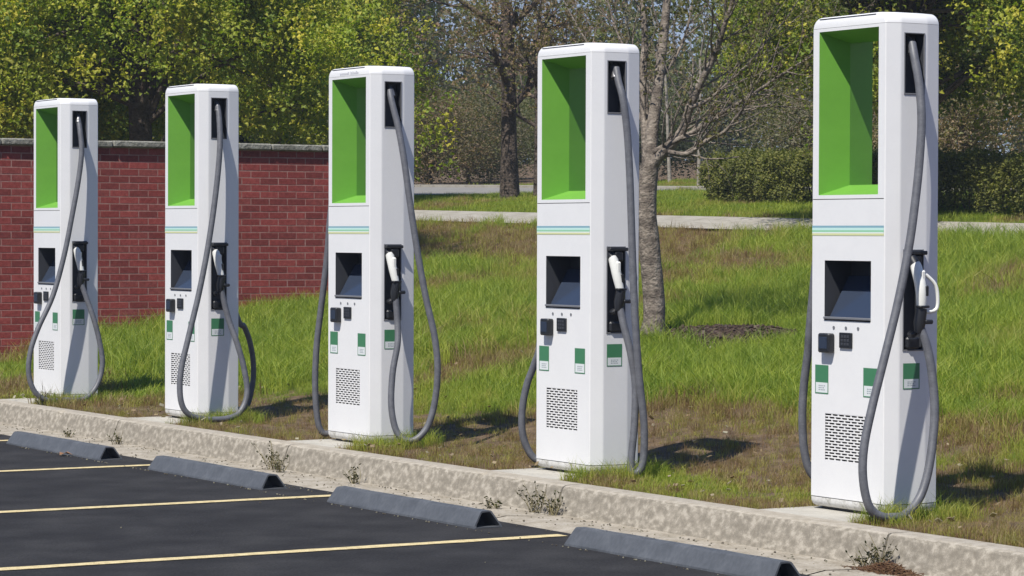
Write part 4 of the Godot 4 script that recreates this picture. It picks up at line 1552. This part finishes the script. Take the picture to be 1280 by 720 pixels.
func make_weeds():
	var r := RandomNumberGenerator.new()
	r.seed = 66
	var spots := [[-8.98, .66, .10, "small dry weed behind the wheel stop with the dead leaf"], [-8.2, .60, .14, "leafy dry weed by the end of the wheel stop with dead leaf"], 
		[-5.62, .60, .26, "large bushy weed growing out of a kerb joint"], [-5.42, .64, .18, "tall dry weed leaning beside the bushy kerb weed"], [-4.45, .60, .16, "thin upright weed against the kerb before the middle post"], [-2.66, .66, .10, "small green weed in the gutter before the spindly brown weed"],
		[-2.36, .57, .24, "spindly brown weed with long stalks in the kerb joint"], [-2.20, .56, .20, "green weed beside the spindly brown weed"], [.60, .58, .15, "grassy weed at the kerb crack near brown debris"], [.66, .545, .22, "tall weed rooted in the cracked kerb joint"]]
	for s in spots:
		var h: float = s[2] * .8
		var o := base("gutter_weed", V(s[0], -.158, s[1]))
		tag(o, s[3], "weed", "weeds along the kerb")
		var st := new_st()
		var lf := new_st()
		for k in int(8 + h * 50):
			var a := r.randf() * TAU
			var L := h * r.randf_range(.5, 1.1)
			var d := V(cos(a) * .5, r.randf_range(.6, 1.4), sin(a) * .5).normalized()
			var p0 := V(r.randfn(0, .02), -.005, r.randfn(0, .012))
			var p1 := p0 + d * L * .5
			var p2 := p0 + d * L + V(cos(a), 0, sin(a)) * L * .15
			if p2.z < -.04: p2.z = -.04 + r.randf() * .02
			tube(st, [p0, p1, p2], [.0022, .0018, .0008], 4, false)
			for j in 4:
				var c := p0.lerp(p2, r.randf_range(.3, 1.0))
				var t := V(r.randfn(0, 1), r.randfn(.3, .6), r.randfn(0, 1)).normalized() * .022
				var b := t.cross(V(r.randf(), 1, r.randf())).normalized() * .005
				var col := pick(r, [Color(.12, .14, .03), Color(.18, .15, .06), Color(.09, .12, .025)])
				for q in [c, c + t * .5 + b, c + t, c, c + t, c + t * .5 - b]:
					lf.set_normal(Vector3.UP); lf.set_color(col); lf.add_vertex(q)
		build(st, "stems", plain(Color(.20, .17, .08), .8), o)
		build(lf, "leaves", M.leaf, o)
	# brown needle debris in the gutter
	var st := new_st()
	cbox(st, Vector3.ZERO, V(.05, .003, .003), .0005)
	var xf := []
	var cols := []
	for i in 700:
		var d := Vector2(r.randfn(0, .5), r.randfn(0, .5))
		var p := V(.80 + d.x * .16, -.155 + max(0.0, .05 * (1 - d.length())) * r.randf() + .004, .60 + d.y * .07)
		xf.append(Transform3D(Basis.from_euler(V(r.randfn(0, .3), r.randf() * TAU, r.randfn(0, .3))), p))
		cols.append(pick(r, [Color(.20, .10, .045), Color(.13, .06, .03), Color(.28, .17, .09)]))
	tag(scatter("needle_heap", st.commit(), M.leaf, self, xf, cols), "heap of rust brown dead needles in the gutter by the kerb crack", "debris")
	# grit on asphalt and gutter
	st = new_st()
	cbox(st, Vector3.ZERO, V(.014, .009, .011), .003)
	xf = []; cols = []
	for i in 900:
		var z := .56 + pow(r.randf(), 1.7) * .75
		if i % 40 == 0: z = r.randf_range(1.3, 5)
		var p := V(r.randf_range(-12, 2), -.152 if z < .92 else -.161, z)
		if z > 1.06 and z < 1.27: p.z = 1.30
		xf.append(Transform3D(Basis.from_euler(V(r.randf(), r.randf() * TAU, r.randf())).scaled(Vector3.ONE * r.randf_range(.3, 1.0)), p))
		cols.append(pick(r, [Color(.35, .32, .26), Color(.20, .17, .13), Color(.12, .10, .08)]))
	tag(scatter("grit", st.commit(), M.leaf, self, xf, cols), "loose grit scattered along gutter and bay edge", "grit")
	# dead leaf in front of the farthest wheel stop
	st = new_st()
	for k in 6:
		var a := TAU * k / 6
		var b := TAU * (k + 1) / 6
		var ra := .055 if k % 2 else .035
		var rb := .035 if k % 2 else .055
		quad(st, V(0, .012, 0), V(cos(b) * rb, .003 + .02 * (k % 2), sin(b) * rb), V(cos(a) * ra, .022 - .02 * (k % 2), sin(a) * ra), V(0, .012, 0))
	var lf := build(st, "dead_leaf", plain(Color(.23, .12, .06), .8), self)
	lf.position = V(-7.46, -.158, 1.30)
	tag(lf, "curled brown dead leaf lying against a wheel stop", "leaf")
